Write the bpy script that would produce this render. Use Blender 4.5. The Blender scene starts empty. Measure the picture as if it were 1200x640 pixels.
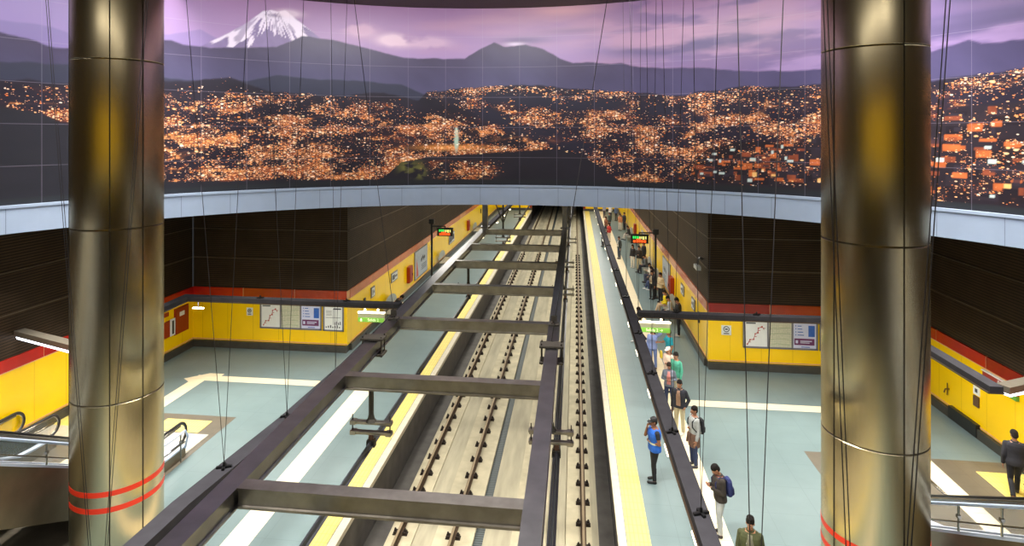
import bpy, bmesh, math, random
import numpy as np
from mathutils import Vector, Matrix, Euler

random.seed(7)
rng = np.random.default_rng(11)
C = bpy.context.scene.collection
D = bpy.data
AX = -2.24                     # axis of symmetry of the station (x)
PI = math.pi

# ------------------------------------------------------------------ materials
def lin(c):
    return tuple((v / 255 / 12.92) if v / 255 <= 0.04045 else ((v / 255 + 0.055) / 1.055) ** 2.4 for v in c)

MATS = {}
def mat(name, rgb, rough=0.6, metal=0.0, var=0.08, scale=6.0, emit=0.0, bump=0.0, spec=0.5, stretch=None):
    if name in MATS:
        return MATS[name]
    m = D.materials.new(name); m.use_nodes = True
    nt = m.node_tree; b = nt.nodes['Principled BSDF']
    L = nt.links.new
    tc = nt.nodes.new('ShaderNodeTexCoord')
    nz = nt.nodes.new('ShaderNodeTexNoise'); nz.inputs['Scale'].default_value = scale; nz.inputs['Detail'].default_value = 4
    if stretch:
        mp = nt.nodes.new('ShaderNodeMapping'); mp.inputs['Scale'].default_value = stretch
        L(tc.outputs['Object'], mp.inputs['Vector']); L(mp.outputs[0], nz.inputs['Vector'])
    else:
        L(tc.outputs['Object'], nz.inputs['Vector'])
    c = lin(rgb)
    rp = nt.nodes.new('ShaderNodeValToRGB')
    rp.color_ramp.elements[0].position = 0.3; rp.color_ramp.elements[1].position = 0.7
    rp.color_ramp.elements[0].color = tuple(max(0, x * (1 - var)) for x in c) + (1,)
    rp.color_ramp.elements[1].color = tuple(min(1, x * (1 + var)) for x in c) + (1,)
    L(nz.outputs['Fac'], rp.inputs['Fac']); L(rp.outputs['Color'], b.inputs['Base Color'])
    b.inputs['Roughness'].default_value = rough; b.inputs['Metallic'].default_value = metal
    b.inputs['Specular IOR Level'].default_value = spec
    if emit:
        L(rp.outputs['Color'], b.inputs['Emission Color']); b.inputs['Emission Strength'].default_value = emit
    if bump:
        bp = nt.nodes.new('ShaderNodeBump'); bp.inputs['Strength'].default_value = bump; bp.inputs['Distance'].default_value = 0.02
        L(nz.outputs['Fac'], bp.inputs['Height']); L(bp.outputs[0], b.inputs['Normal'])
    MATS[name] = m
    return m

def line_mat(name, rgb, line_rgb, axis, pitch, width, rough=0.3, metal=0.0, spec=0.5, axis2=None, pitch2=1.0, width2=0.02, var=0.05, bump=0.0, scale=3.0):
    """base colour with thin joint lines every `pitch` metres along axis (object space) and optionally axis2"""
    m = mat(name, rgb, rough, metal, var, scale, 0, 0, spec)
    nt = m.node_tree; L = nt.links.new; b = nt.nodes['Principled BSDF']
    tc = [n for n in nt.nodes if n.type == 'TEX_COORD'][0]
    sep = nt.nodes.new('ShaderNodeSeparateXYZ'); L(tc.outputs['Object'], sep.inputs[0])
    def mth(op, a, bb):
        n = nt.nodes.new('ShaderNodeMath'); n.operation = op
        for i, v in enumerate((a, bb)):
            if v is None: continue
            if isinstance(v, (int, float)): n.inputs[i].default_value = v
            else: L(v, n.inputs[i])
        return n.outputs[0]
    def src(ax):
        if ax == 'XY': return mth('ADD', sep.outputs['X'], sep.outputs['Y'])
        return sep.outputs[ax]
    def mask(ax, p, w):
        f = mth('FRACT', mth('DIVIDE', src(ax), p), None)
        return mth('LESS_THAN', f, w / p)
    mk = mask(axis, pitch, width)
    if axis2: mk = mth('MAXIMUM', mk, mask(axis2, pitch2, width2))
    mx = nt.nodes.new('ShaderNodeMix'); mx.data_type = 'RGBA'
    col = [n for n in nt.nodes if n.type == 'VALTORGB'][0]
    L(mk, mx.inputs['Factor']); L(col.outputs['Color'], mx.inputs['A']); mx.inputs['B'].default_value = lin(line_rgb) + (1,)
    L(mx.outputs['Result'], b.inputs['Base Color'])
    if bump:
        bp = nt.nodes.new('ShaderNodeBump'); bp.inputs['Strength'].default_value = bump; bp.inputs['Distance'].default_value = 0.02
        bp.invert = True
        L(mk, bp.inputs['Height']); L(bp.outputs[0], b.inputs['Normal'])
    return m

def glass_mat(name, rgb, alpha=0.15, rough=0.05):
    m = mat(name, rgb, rough, 0, 0.02)
    b = m.node_tree.nodes['Principled BSDF']
    b.inputs['Alpha'].default_value = alpha
    return m

# ------------------------------------------------------------------ mesh building
class MB:
    def __init__(s):
        s.v = []; s.f = []; s.mi = []
    def add(s, vs, fs, m=0):
        o = len(s.v)
        s.v.extend(tuple(p) for p in vs)
        s.f.extend(tuple(i + o for i in f) for f in fs); s.mi.extend([m] * len(fs))
        return s
    def box(s, x0, x1, y0, y1, z0, z1, m=0):
        vs = [(x, y, z) for z in (z0, z1) for y in (y0, y1) for x in (x0, x1)]
        return s.add(vs, [(0, 2, 3, 1), (4, 5, 7, 6), (0, 1, 5, 4), (2, 6, 7, 3), (0, 4, 6, 2), (1, 3, 7, 5)], m)
    def cbox(s, c, d, m=0, rz=0, bev=0.0):
        """box centred at c with size d, chamfered vertical + top edges when bev"""
        x, y, z = [q / 2 for q in d]
        if bev:
            b = bev
            prof = [(-x + b, -y), (x - b, -y), (x, -y + b), (x, y - b), (x - b, y), (-x + b, y), (-x, y - b), (-x, -y + b)]
            pin = [(-x + b, -y + b), (x - b, -y + b), (x - b, -y + b), (x - b, y - b), (x - b, y - b), (-x + b, y - b), (-x + b, y - b), (-x + b, -y + b)]
            vs = []
            def mixp(k): return [(a[0] * (1 - k) + p[0] * k, a[1] * (1 - k) + p[1] * k) for a, p in zip(prof, pin)]
            for zz, k in ((-z, .5), (-z + b, 0), (z - b, 0), (z, .5)):
                vs += [(p[0], p[1], zz) for p in mixp(k)]
            fs = [tuple(range(7, -1, -1)), tuple(range(24, 32))]
            for r in range(3):
                for i in range(8):
                    j = (i + 1) % 8
                    fs.append((r * 8 + i, r * 8 + j, r * 8 + 8 + j, r * 8 + 8 + i))
        else:
            vs = [(a, b_, c_) for c_ in (-z, z) for b_ in (-y, y) for a in (-x, x)]
            fs = [(0, 2, 3, 1), (4, 5, 7, 6), (0, 1, 5, 4), (2, 6, 7, 3), (0, 4, 6, 2), (1, 3, 7, 5)]
        cr, sr = math.cos(rz), math.sin(rz)
        vs = [(c[0] + p[0] * cr - p[1] * sr, c[1] + p[0] * sr + p[1] * cr, c[2] + p[2]) for p in vs]
        return s.add(vs, fs, m)
    def tube(s, pts, r, n=8, m=0, cap=True):
        pts = [Vector(p) for p in pts]
        rs = r if isinstance(r, (list, tuple)) else [r] * len(pts)
        vs = []; fs = []; prev = None
        for i, p in enumerate(pts):
            if i == 0: t = pts[1] - p
            elif i == len(pts) - 1: t = p - pts[i - 1]
            else: t = (pts[i + 1] - p).normalized() + (p - pts[i - 1]).normalized()
            t.normalize()
            if prev is None:
                a = Vector((0, 0, 1)) if abs(t.z) < .9 else Vector((1, 0, 0))
                u = t.cross(a).normalized()
            else:
                u = (prev - t * prev.dot(t)).normalized()
            prev = u; w = t.cross(u)
            for k in range(n):
                an = 2 * PI * k / n
                vs.append(p + (u * math.cos(an) + w * math.sin(an)) * rs[i])
        for i in range(len(pts) - 1):
            for k in range(n):
                j = (k + 1) % n
                fs.append((i * n + k, i * n + j, i * n + n + j, i * n + n + k))
        if cap:
            fs.append(tuple(range(n - 1, -1, -1))); fs.append(tuple((len(pts) - 1) * n + k for k in range(n)))
        return s.add(vs, fs, m)
    def sweep(s, pts, prof, m=0, up=(0, 0, 1), closed_prof=True):
        """prof: list of (side, up) offsets swept along pts in the horizontal plane"""
        pts = [Vector(p) for p in pts]; up = Vector(up); n = len(prof); vs = []; fs = []
        for i, p in enumerate(pts):
            if i == 0: t = (pts[1] - p).normalized(); k = 1
            elif i == len(pts) - 1: t = (p - pts[i - 1]).normalized(); k = 1
            else:
                a = (p - pts[i - 1]).normalized(); b = (pts[i + 1] - p).normalized(); t = (a + b).normalized()
                k = 1 / max(.35, t.dot(a))
            sd = t.cross(up).normalized(); u2 = sd.cross(t).normalized()
            for q in prof: vs.append(p + sd * q[0] * k + u2 * q[1])
        for i in range(len(pts) - 1):
            for k in range(n if closed_prof else n - 1):
                j = (k + 1) % n
                fs.append((i * n + k, i * n + j, i * n + n + j, i * n + n + k))
        if closed_prof:
            fs.append(tuple(range(n - 1, -1, -1))); fs.append(tuple((len(pts) - 1) * n + k for k in range(n)))
        return s.add(vs, fs, m)
    def lathe(s, prof, c=(0, 0, 0), n=24, m=0):
        vs = []; fs = []
        for r, z in prof:
            for k in range(n):
                a = 2 * PI * k / n
                vs.append((c[0] + r * math.cos(a), c[1] + r * math.sin(a), c[2] + z))
        for i in range(len(prof) - 1):
            for k in range(n):
                j = (k + 1) % n
                fs.append((i * n + k, i * n + j, i * n + n + j, i * n + n + k))
        fs.append(tuple(range(n - 1, -1, -1))); fs.append(tuple((len(prof) - 1) * n + k for k in range(n)))
        return s.add(vs, fs, m)
    def prism(s, poly, axis, a0, a1, m=0):
        """polygon in the plane normal to axis ('x': (y,z), 'y': (x,z), 'z': (x,y)) extruded a0..a1"""
        def P(q, a):
            return {'x': (a, q[0], q[1]), 'y': (q[0], a, q[1]), 'z': (q[0], q[1], a)}[axis]
        n = len(poly)
        vs = [P(q, a0) for q in poly] + [P(q, a1) for q in poly]
        fs = [tuple(range(n - 1, -1, -1)), tuple(range(n, 2 * n))] + [(i, (i + 1) % n, n + (i + 1) % n, n + i) for i in range(n)]
        return s.add(vs, fs, m)
    def mesh(s, name, mats, off=(0, 0, 0), smooth=False, recalc=True):
        me = D.meshes.new(name)
        ox, oy, oz = off
        me.from_pydata([(v[0] - ox, v[1] - oy, v[2] - oz) for v in s.v], [], s.f)
        mats = mats if isinstance(mats, (list, tuple)) else [mats]
        for m in mats: me.materials.append(m)
        me.polygons.foreach_set('material_index', s.mi)
        if smooth: me.polygons.foreach_set('use_smooth', [True] * len(s.f))
        if recalc:
            bm = bmesh.new(); bm.from_mesh(me); bmesh.ops.recalc_face_normals(bm, faces=bm.faces); bm.to_mesh(me); bm.free()
        me.update()
        if smooth == 'auto':
            me.set_sharp_from_angle(angle=math.radians(40))
        return me
    def build(s, name, mats, parent=None, smooth=False, base=None):
        """link as ONE object; vertices are in world coordinates (or parent's local frame when the parent sits at its own place)"""
        off = (0, 0, 0)
        if parent is not None:
            r = parent
            while r.parent is not None: r = r.parent
            off = r.location
        elif base is not None: off = base
        o = D.objects.new(name, s.mesh(name, mats, off, smooth))
        C.objects.link(o)
        if parent is not None: o.parent = parent
        elif base is not None: o.location = base
        return o

def tag(o, label=None, cat=None, group=None, kind=None):
    if label: o['label'] = label
    if cat: o['category'] = cat
    if group: o['group'] = group
    if kind: o['kind'] = kind
    return o

def thing(name, label, cat, loc=(0, 0, 0), rz=0, group=None):
    o = D.objects.new(name, None); C.objects.link(o)
    o.location = loc; o.rotation_euler = (0, 0, rz); o.empty_display_size = .1
    return tag(o, label, cat, group)

def struct(mb, name, mats, smooth=False, label=None):
    o = mb.build(name, mats, smooth=smooth)
    o['kind'] = 'structure'
    return o

def inst(name, mesh, parent, loc=(0, 0, 0), rot=(0, 0, 0)):
    o = D.objects.new(name, mesh); C.objects.link(o); o.parent = parent; o.location = loc; o.rotation_euler = rot
    return o

def text_mesh(body, size, extrude=0.002, align='CENTER'):
    cu = D.curves.new('lettering', 'FONT'); cu.body = body; cu.size = size; cu.extrude = extrude
    cu.align_x = align; cu.align_y = 'CENTER'
    ob = D.objects.new('lettering', cu); C.objects.link(ob)
    dg = bpy.context.evaluated_depsgraph_get()
    me = D.meshes.new_from_object(ob.evaluated_get(dg))
    D.objects.remove(ob); D.curves.remove(cu)
    return me

# ------------------------------------------------------------------ people: one continuous remeshed body + clothes
def blob_remesh(mb, name, m, voxel, smooth=2):
    me = mb.mesh(name, m, recalc=False)
    ob = D.objects.new('tmp', me); C.objects.link(ob)
    r = ob.modifiers.new('r', 'REMESH'); r.mode = 'VOXEL'; r.voxel_size = voxel; r.use_smooth_shade = True
    if smooth:
        s = ob.modifiers.new('s', 'SMOOTH'); s.iterations = smooth; s.factor = .5
    dg = bpy.context.evaluated_depsgraph_get()
    out = D.meshes.new_from_object(ob.evaluated_get(dg))
    out.name = name
    D.objects.remove(ob); D.meshes.remove(me)
    if not out.materials: out.materials.append(m)
    return out

def cone(mb, p0, p1, r0, r1, flat0=False, flat1=False, n=10, sx=1.0):
    """tapered capsule; flat ends optional"""
    p0 = Vector(p0); p1 = Vector(p1); t = (p1 - p0)
    ln = t.length or 1e-4
    t = t / ln
    pts = []; rs = []
    if not flat0:
        for a in (80, 50, 22): pts.append(p0 - t * r0 * math.sin(math.radians(a))); rs.append(r0 * math.cos(math.radians(a)))
    pts.append(p0); rs.append(r0); pts.append(p1); rs.append(r1)
    if not flat1:
        for a in (22, 50, 80): pts.append(p1 + t * r1 * math.sin(math.radians(a))); rs.append(r1 * math.cos(math.radians(a)))
    mb.tube(pts, rs, n)

def ellip(mb, c, r, M=None, n=14, k=10):
    vs = []; fs = []
    c = Vector(c)
    for i in range(k + 1):
        th = PI * (i + .02) / (k + .04)
        for j in range(n):
            a = 2 * PI * j / n
            p = Vector((r[0] * math.sin(th) * math.cos(a), r[1] * math.sin(th) * math.sin(a), -r[2] * math.cos(th)))
            if M is not None: p = M @ p
            vs.append(c + p)
    for i in range(k):
        for j in range(n):
            q = (j + 1) % n
            fs.append((i * n + j, i * n + q, i * n + n + q, i * n + n + j))
    fs.append(tuple(range(n - 1, -1, -1))); fs.append(tuple(k * n + j for j in range(n)))
    mb.add(vs, fs)

def loft(mb, rings, T, n=18, infl=0.0):
    """rings: (z, rx, ry, y) ; T maps local -> posed"""
    vs = []; fs = []
    for z, rx, ry, y in rings:
        for j in range(n):
            a = 2 * PI * j / n
            ca, sa = math.cos(a), math.sin(a)
            q = 0.8
            vs.append(T(Vector(((rx + infl) * math.copysign(abs(ca) ** q, ca), y + (ry + infl) * math.copysign(abs(sa) ** q, sa), z))))
    k = len(rings)
    for i in range(k - 1):
        for j in range(n):
            w = (j + 1) % n
            fs.append((i * n + j, i * n + w, i * n + n + w, i * n + n + j))
    fs.append(tuple(range(n - 1, -1, -1))); fs.append(tuple((k - 1) * n + j for j in range(n)))
    mb.add(vs, fs)

ARMS = {  # elbow, wrist relative to the shoulder; x is outward
    'down': ((.05, .02, -.285), (.05, -.05, -.535)),
    'fwd': ((.04, .03, -.28), (-.02, -.22, -.22)),
    'phone': ((.03, .02, -.28), (-.11, -.23, -.17)),
    'belly': ((.07, .04, -.27), (-.12, -.13, -.27)),
    'face': ((-.02, -.20, -.20), (-.13, -.19, .06)),
    'head': ((.16, -.10, .15), (-.02, -.09, .29)),
    'pocket': ((.09, .07, -.26), (.02, -.03, -.46)),
    'lap': ((.04, -.03, -.285), (-.05, -.26, -.33)),
    'reach': ((.05, -.16, -.22), (.0, -.40, -.20)),
}
LEGS = {  # (hip z, [(knee), (ankle), toe yaw] for left (x<0) and right
    'stand': (.93, ((-.105, -.015, .49), (-.12, .02, .085), .18), ((.105, -.015, .49), (.12, .0, .085), -.18)),
    'contra': (.925, ((-.10, .0, .49), (-.10, .03, .085), .1), ((.12, -.07, .49), (.15, -.05, .085), -.35)),
    'walk': (.91, ((-.095, -.17, .50), (-.10, -.23, .10), .05), ((.095, .02, .47), (.10, .30, .15), -.05)),
    'sit': (.53, ((-.13, -.42, .51), (-.13, -.42, .085), .15), ((.13, -.42, .51), (.13, -.40, .085), -.15)),
    'sitout': (.53, ((-.12, -.42, .51), (-.13, -.56, .09), .15), ((.14, -.42, .51), (.14, -.38, .085), -.2)),
}

def figure(name, label, loc, yaw, h=1.72, legs='stand', armL='down', armR='down', lean=0, headpitch=0, headyaw=0,
           skin=(150, 105, 80), top=(60, 60, 65), bottom=(50, 55, 70), shoes=(35, 32, 32), hair=(28, 22, 20), hairstyle='short',
           sleeve='long', topkind='shirt', inner=None, hem=.86, fine=True, cap=None, female=False, bulk=1.1, group=None, extras=None, grip=55):
    root = thing(name, label, 'person', loc, math.radians(yaw), group)
    k = h / 1.75
    root.scale = (k, k, k)
    vox = .007 if fine else .013
    gv = .010 if fine else .016
    hz, LL, RL = LEGS[legs]
    sw = (.158 if female else .174) * (bulk * .5 + .5)
    # upper body frame
    Rl = Matrix.Rotation(math.radians(lean), 3, 'X')
    piv = Vector((0, 0, hz))
    U = lambda p: piv + Rl @ (Vector(p))          # p relative to the hip centre
    I = lambda p: Vector(p) + piv
    hb = Vector((0, -.012, .585))                 # head pivot (top of the neck)
    Rh = Rl @ Matrix.Rotation(math.radians(headyaw), 3, 'Z') @ Matrix.Rotation(math.radians(headpitch), 3, 'X')
    H = lambda p: U(hb) + Rh @ Vector(p)
    skm = mat('skin_%d_%d_%d' % skin, skin, .5, 0, .05, 12)
    TOR = [(-.07, .145, .10, .0), (.02, .165, .108, .005), (.12, .142, .098, 0), (.22, .148, .102, -.005), (.34, .168, .112, -.005),
           (.43, .170, .105, .0), (.49, .135, .082, .008), (.53, .075, .062, .01)]
    if female: TOR = [(z, rx * .95, ry * (1.08 if .25 < z < .4 else .98), y - (.012 if .25 < z < .4 else 0)) for z, rx, ry, y in TOR]
    TOR = [(z, rx * bulk, ry * (bulk * 1.0), y) for z, rx, ry, y in TOR]
    b = MB()
    loft(b, TOR, U)
    # neck and head
    cone(b, U((0, .012, .48)), H((0, .012, .05)), .058, .052)
    ellip(b, H((0, .0, .125)), (.074, .092, .098), Rh)                 # cranium
    ellip(b, H((0, -.028, .065)), (.060, .066, .072), Rh)              # face
    ellip(b, H((0, -.060, .020)), (.034, .030, .026), Rh)              # chin
    cone(b, H((0, -.092, .098)), H((0, -.109, .064)), .009, .014)      # nose
    cone(b, H((-.03, -.088, .117)), H((.03, -.088, .117)), .010, .010) # brow
    for s in (-1, 1):
        ellip(b, H((s * .030, -.073, .073)), (.018, .016, .015), Rh)   # cheek
        ellip(b, H((s * .076, .006, .085)), (.010, .020, .030), Rh)    # ear
    cone(b, H((-.016, -.090, .036)), H((.016, -.090, .036)), .008, .008)  # lips
    arms = {}
    for s, pose in ((-1, armL), (1, armR)):
        e, w = ARMS[pose]
        S = U((s * sw, .004, .445)); E_ = U((s * (sw + e[0]), .004 + e[1], .445 + e[2])); W = U((s * (sw + w[0]), .004 + w[1], .445 + w[2]))
        # raised hands reach for the head
        cone(b, S, E_, .050 * bulk, .040)
        cone(b, E_, W, .040, .027)
        d = (W - E_).normalized()
        nrm = Rl @ Vector((-s, 0.0, 0.0))
        if pose in ('fwd', 'phone', 'belly', 'lap'): nrm = Rl @ Vector((-s * .5, .1, -.6 if pose == 'lap' else .8))
        if pose in ('face', 'head'): nrm = (H((0, 0, .1)) - W).normalized()
        nrm = (nrm - d * nrm.dot(d)).normalized()
        sd = d.cross(nrm).normalized()
        if pose in ('down', 'pocket') and sd.y > 0: sd = -sd
        if pose not in ('down', 'pocket') and sd.dot(Rl @ Vector((-s, 0, .6))) < 0: sd = -sd
        arms[s] = (S, E_, W, d, nrm, sd)
        for q in (-.026, 0, .026): cone(b, W + sd * q * .6 + d * .01, W + d * .082 + sd * q, .014, .012, n=8)
        g = 18 if pose == 'down' else (40 if pose in ('face', 'head') else grip)
        for i, (fl, fr) in enumerate(((.068, .0095), (.078, .010), (.072, .0095), (.056, .0085))):
            o = W + d * .085 + sd * (.030 - .020 * i)
            dirn = d; p = o
            for seg, fa in ((.45, .5), (.32, 1.0), (.23, .8)):
                dirn = (Matrix.Rotation(math.radians(g * fa), 3, d.cross(nrm)) @ dirn)
                q = p + dirn * fl * seg * 1.15
                cone(b, p, q, fr, fr * .93, n=8); p = q
        t0 = W + d * .025 + sd * .022; t1 = t0 + (d * .55 + sd * .75 + nrm * .25).normalized() * .042
        t2 = t1 + (d * .85 + sd * .25 + nrm * .4).normalized() * .032
        cone(b, t0, t1, .014, .011, n=8); cone(b, t1, t2, .011, .009, n=8)
    feet = []
    for s, (kn, an, ty) in ((-1, LL), (1, RL)):
        Hp = I((s * .085, .0, .0)); K = Vector(kn); A = Vector(an)
        cone(b, Hp, K, .082 * bulk, .054); cone(b, K, A, .054, .036)
        cone(b, K.lerp(A, .28) + Vector((0, .015, 0)), K.lerp(A, .45) + Vector((0, .012, 0)), .050, .046)   # calf
        fd = Vector((math.sin(ty), -math.cos(ty), 0)); feet.append((A, fd, Hp, K))
        cone(b, Vector((A.x, A.y, A.z - .045)), Vector((A.x, A.y, A.z - .05)) + fd * .13, .034, .028)
    body = blob_remesh(b, 'body', skm, vox, 3)
    inst('body', body, root)
    if fine:                                                            # eyes, brows, mouth
        e = MB()
        for s in (-1, 1): ellip(e, H((s * .029, -.0885, .098)), (.011, .006, .0055), Rh, 8, 6)
        inst('eyes', e.mesh('eyes', mat('eye_white', (200, 195, 190), .3), smooth=True), root)
        e = MB()
        for s in (-1, 1): ellip(e, H((s * .029, -.0935, .098)), (.0052, .004, .0052), Rh, 8, 6)
        for s in (-1, 1): cone(e, H((s * .014, -.098, .117)), H((s * .044, -.091, .119)), .0045, .0035, n=6)
        inst('brows', e.mesh('brows', mat('brow_dark', (30, 24, 22), .6), smooth=True), root)
        e = MB(); cone(e, H((-.019, -.0955, .037)), H((.019, -.0955, .037)), .0045, .0045, n=6)
        inst('mouth', e.mesh('mouth', mat('lip_red', (135, 75, 65), .5), smooth=True), root)
    # hair or cap
    hm = mat('hair_%d_%d_%d' % hair, hair, .8, 0, .35, 40, bump=.6, spec=.25)
    hb_ = MB()
    ellip(hb_, H((0, .010, .146)), (.085, .104, .092), Rh)
    ellip(hb_, H((0, .045, .095)), (.080, .066, .085), Rh)
    if hairstyle == 'long':
        for s in (-1, 1): cone(hb_, H((s * .068, .02, .11)), H((s * .075, .02, -.10)), .034, .026)
        cone(hb_, H((0, .06, .09)), H((0, .085, -.15)), .070, .050)
    elif hairstyle == 'tied':
        ellip(hb_, H((0, .115, .12)), (.036, .036, .04), Rh); cone(hb_, H((0, .12, .11)), H((0, .12, -.06)), .026, .014)
    elif hairstyle == 'quiff':
        ellip(hb_, H((0, -.03, .205)), (.066, .060, .040), Rh); ellip(hb_, H((0, .02, .20)), (.078, .080, .05), Rh)
    inst('hair', blob_remesh(hb_, 'hair', hm, .009 if fine else .014, 2), root)
    if cap:
        cm = mat('cap_%d_%d_%d' % cap, cap, .7, 0, .08, 30)
        c = MB(); loft(c, [(.125, .089, .106, .010), (.165, .088, .104, .010), (.205, .072, .085, .012), (.232, .035, .045, .012)], H)
        loft(c, [(.122, .080, .085, -.085), (.130, .082, .088, -.085), (.138, .070, .075, -.08)], H)
        inst('cap', blob_remesh(c, 'cap', cm, .008 if fine else .012, 1), root)
    # upper garment
    tm = mat('cloth_%d_%d_%d' % top, top, .85, 0, .14, 9, bump=.25)
    infl = {'shirt': .014, 'jacket': .021, 'vest': .022}[topkind]
    g = MB()
    hm_z = hem - .93
    rings = [(hm_z, TOR[1][1] * 1.0, TOR[1][2], .003)] + [r for r in TOR if r[0] > hm_z + .05]
    rings[-1] = (.512, .080 * bulk, .070, .012)
    if legs.startswith('sit'): rings[0] = (-.06,) + rings[0][1:]
    loft(g, rings, U, infl=infl)
    gs = MB()
    cone(g, U((-.095 * bulk, .006, .462)), U((.095 * bulk, .006, .462)), .056 + infl * .4, .056 + infl * .4)
    for s in (-1, 1):
        S, E_, W, d, nrm, sd = arms[s]
        if topkind == 'vest': continue
        tgt = g
        cone(tgt, S.lerp(U((0, 0, .44)), .22), S + (E_ - S) * .08, .054 * bulk + infl * .3, .052 * bulk + infl * .3)
        if sleeve == 'long':
            cone(tgt, S, E_, .052 * bulk + infl * .5, .044 + infl * .6)
            cone(tgt, E_, W + d * .005, .046 + infl * .6, .032 + infl * .6, flat1=True)
        else:
            cone(tgt, S, S.lerp(E_, .72), .056 * bulk + infl * .5, .056 + infl * .6, flat1=True)
    upper = inst({'shirt': 'shirt', 'jacket': 'jacket', 'vest': 'vest'}[topkind], blob_remesh(g, 'shirt', tm, gv, 2), root)
    if topkind == 'vest':                                              # dark short sleeves below the vest and reflective band
        for s in (-1, 1):
            S, E_, W, d, nrm, sd = arms[s]
            cone(gs, S, S.lerp(E_, .55), .058 * bulk, .054, flat1=True)
        inst('sleeves', blob_remesh(gs, 'sleeves', mat('dark_sleeve', (32, 34, 42), .85), gv, 2), root)
        rb = MB()
        for z0 in (.13,):
            loft(rb, [(z0, TOR[2][1] + .006, TOR[2][2] + .007, 0), (z0 + .05, TOR[2][1] + .006, TOR[2][2] + .007, 0)], U, infl=infl)
        inst('reflective_band', rb.mesh('reflective_band', mat('reflective', (205, 215, 190), .35), smooth=False), root)
    if inner:                                                          # the shirt showing in an open jacket
        im = mat('cloth_%d_%d_%d' % inner, inner, .85, 0, .10, 9)
        v = MB()
        fr = [(z, .072 if z < .42 else .05, .024, y - ry - infl * .60) for z, rx, ry, y in rings[:-1] if z > -.03]
        loft(v, fr, U)
        inst('open_front', blob_remesh(v, 'open_front', im, gv * .8, 1), root)
    if topkind == 'jacket':
        cl = MB(); loft(cl, [(.485, .083, .078, .012), (.545, .074, .070, .015)], U, infl=.008)
        inst('collar', blob_remesh(cl, 'collar', tm, gv, 1), root)
    # trousers
    bm_ = mat('trousers_%d_%d_%d' % bottom, bottom, .85, 0, .12, 8, bump=.2)
    t = MB()
    if legs.startswith('sit'):
        ellip(t, I((0, .005, .03)), (.172, .128, .115))
    else:
        loft(t, [(-.09, .135, .095, 0), (-.03, .158, .110, .003), (.05, .160, .112, .003), (.10, .148, .103, .002)], I, infl=.010)
    for A, fd, Hp, K in feet:
        cone(t, Hp + Vector((0, 0, -.01)), K, .092 * bulk, .066); cone(t, K, A + Vector((0, 0, .005)), .066, .056, flat1=True); cone(t, K.lerp(A, .25) + Vector((0, .015, 0)), K.lerp(A, .5) + Vector((0, .012, 0)), .064, .058)
    inst('trousers', blob_remesh(t, 'trousers', bm_, gv, 2), root)
    sm = mat('shoe_%d_%d_%d' % shoes, shoes, .5, 0, .1, 20)
    for A, fd, Hp, K in feet:
        q = MB(); z = A.z - .085
        cone(q, A + Vector((0, 0, -.005)), Vector((A.x, A.y, z + .045)), .047, .046, flat0=True)
        cone(q, Vector((A.x, A.y, z + .040)) - fd * .022, Vector((A.x, A.y, z + .038)) + fd * .165, .041, .036)
        sl = MB()
        me = blob_remesh(q, 'shoe', sm, .009 if fine else .014, 1)
        # flatten the sole
        for vtx in me.vertices:
            if vtx.co.z < z + .004: vtx.co.z = z + .004
        inst('shoe', me, root)
    root['_k'] = k
    info = dict(root=root, U=U, H=H, Rl=Rl, arms=arms, TOR=TOR, k=k, feet=feet)
    del root['_k']
    return info

def worn(info, name, label, cat, meshes, group=None):
    """a bag carried by a figure: its own thing standing where the figure carries it"""
    r = info['root']
    o = thing(name, label, cat, r.location, r.rotation_euler.z, group); o.scale = r.scale
    for nm, me in meshes: inst(nm, me, o)
    return o

def backpack(info, label, rgb, rgb2, size=1.0, fine=True):
    U = info['U']; m1 = mat('pack_%d_%d_%d' % rgb, rgb, .75, 0, .15, 14, bump=.2); m2 = mat('pack_%d_%d_%d' % rgb2, rgb2, .75, 0, .12, 14)
    z = [(.02, .11, .05), (.06, .14, .075), (.24, .145, .085), (.38, .125, .075), (.44, .08, .04)]
    b = MB(); loft(b, [(a, rx * size, ry * size, .215 if size > .9 else .205) for a, rx, ry in z], U)
    p = MB(); loft(p, [(.05, .09 * size, .03, .29 * (size * .3 + .7)), (.07, .105 * size, .045, .29 * (size * .3 + .7)), (.20, .105 * size, .045, .29 * (size * .3 + .7)), (.22, .09 * size, .03, .29 * (size * .3 + .7))], U)
    v = .010 if fine else .016
    ms = [('bag', blob_remesh(b, 'bag', m1, v, 2)), ('pocket', blob_remesh(p, 'pocket', m2, v, 2))]
    for s in (-1, 1):
        t = MB(); t.tube([U((s * .10, .17, .40)), U((s * .115, .08, .50)), U((s * .12, -.03, .505)), U((s * .125, -.135, .40)), U((s * .135, -.13, .26)), U((s * .165, -.02, .14)), U((s * .12, .17, .08))], .017, 8)
        ms.append(('shoulder_strap', t.mesh('shoulder_strap', m2, smooth=True)))
    return worn(info, 'backpack', label, 'backpack', ms)

# ------------------------------------------------------------------ the setting
MX = lambda x: 2 * AX - x                      # mirror about the station axis
XR, XL = 5.35, -9.85                           # walls of the narrow platforms
XRH, XLH = 12.5, -17.05                        # side walls of the hall
YF, YE = 25.0, 76.0                            # front walls of the hall, far end of the platforms
EDGE_L, EDGE_R = -5.48, 1.03                   # platform edges
ZT = -1.2                                      # track slab

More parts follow.
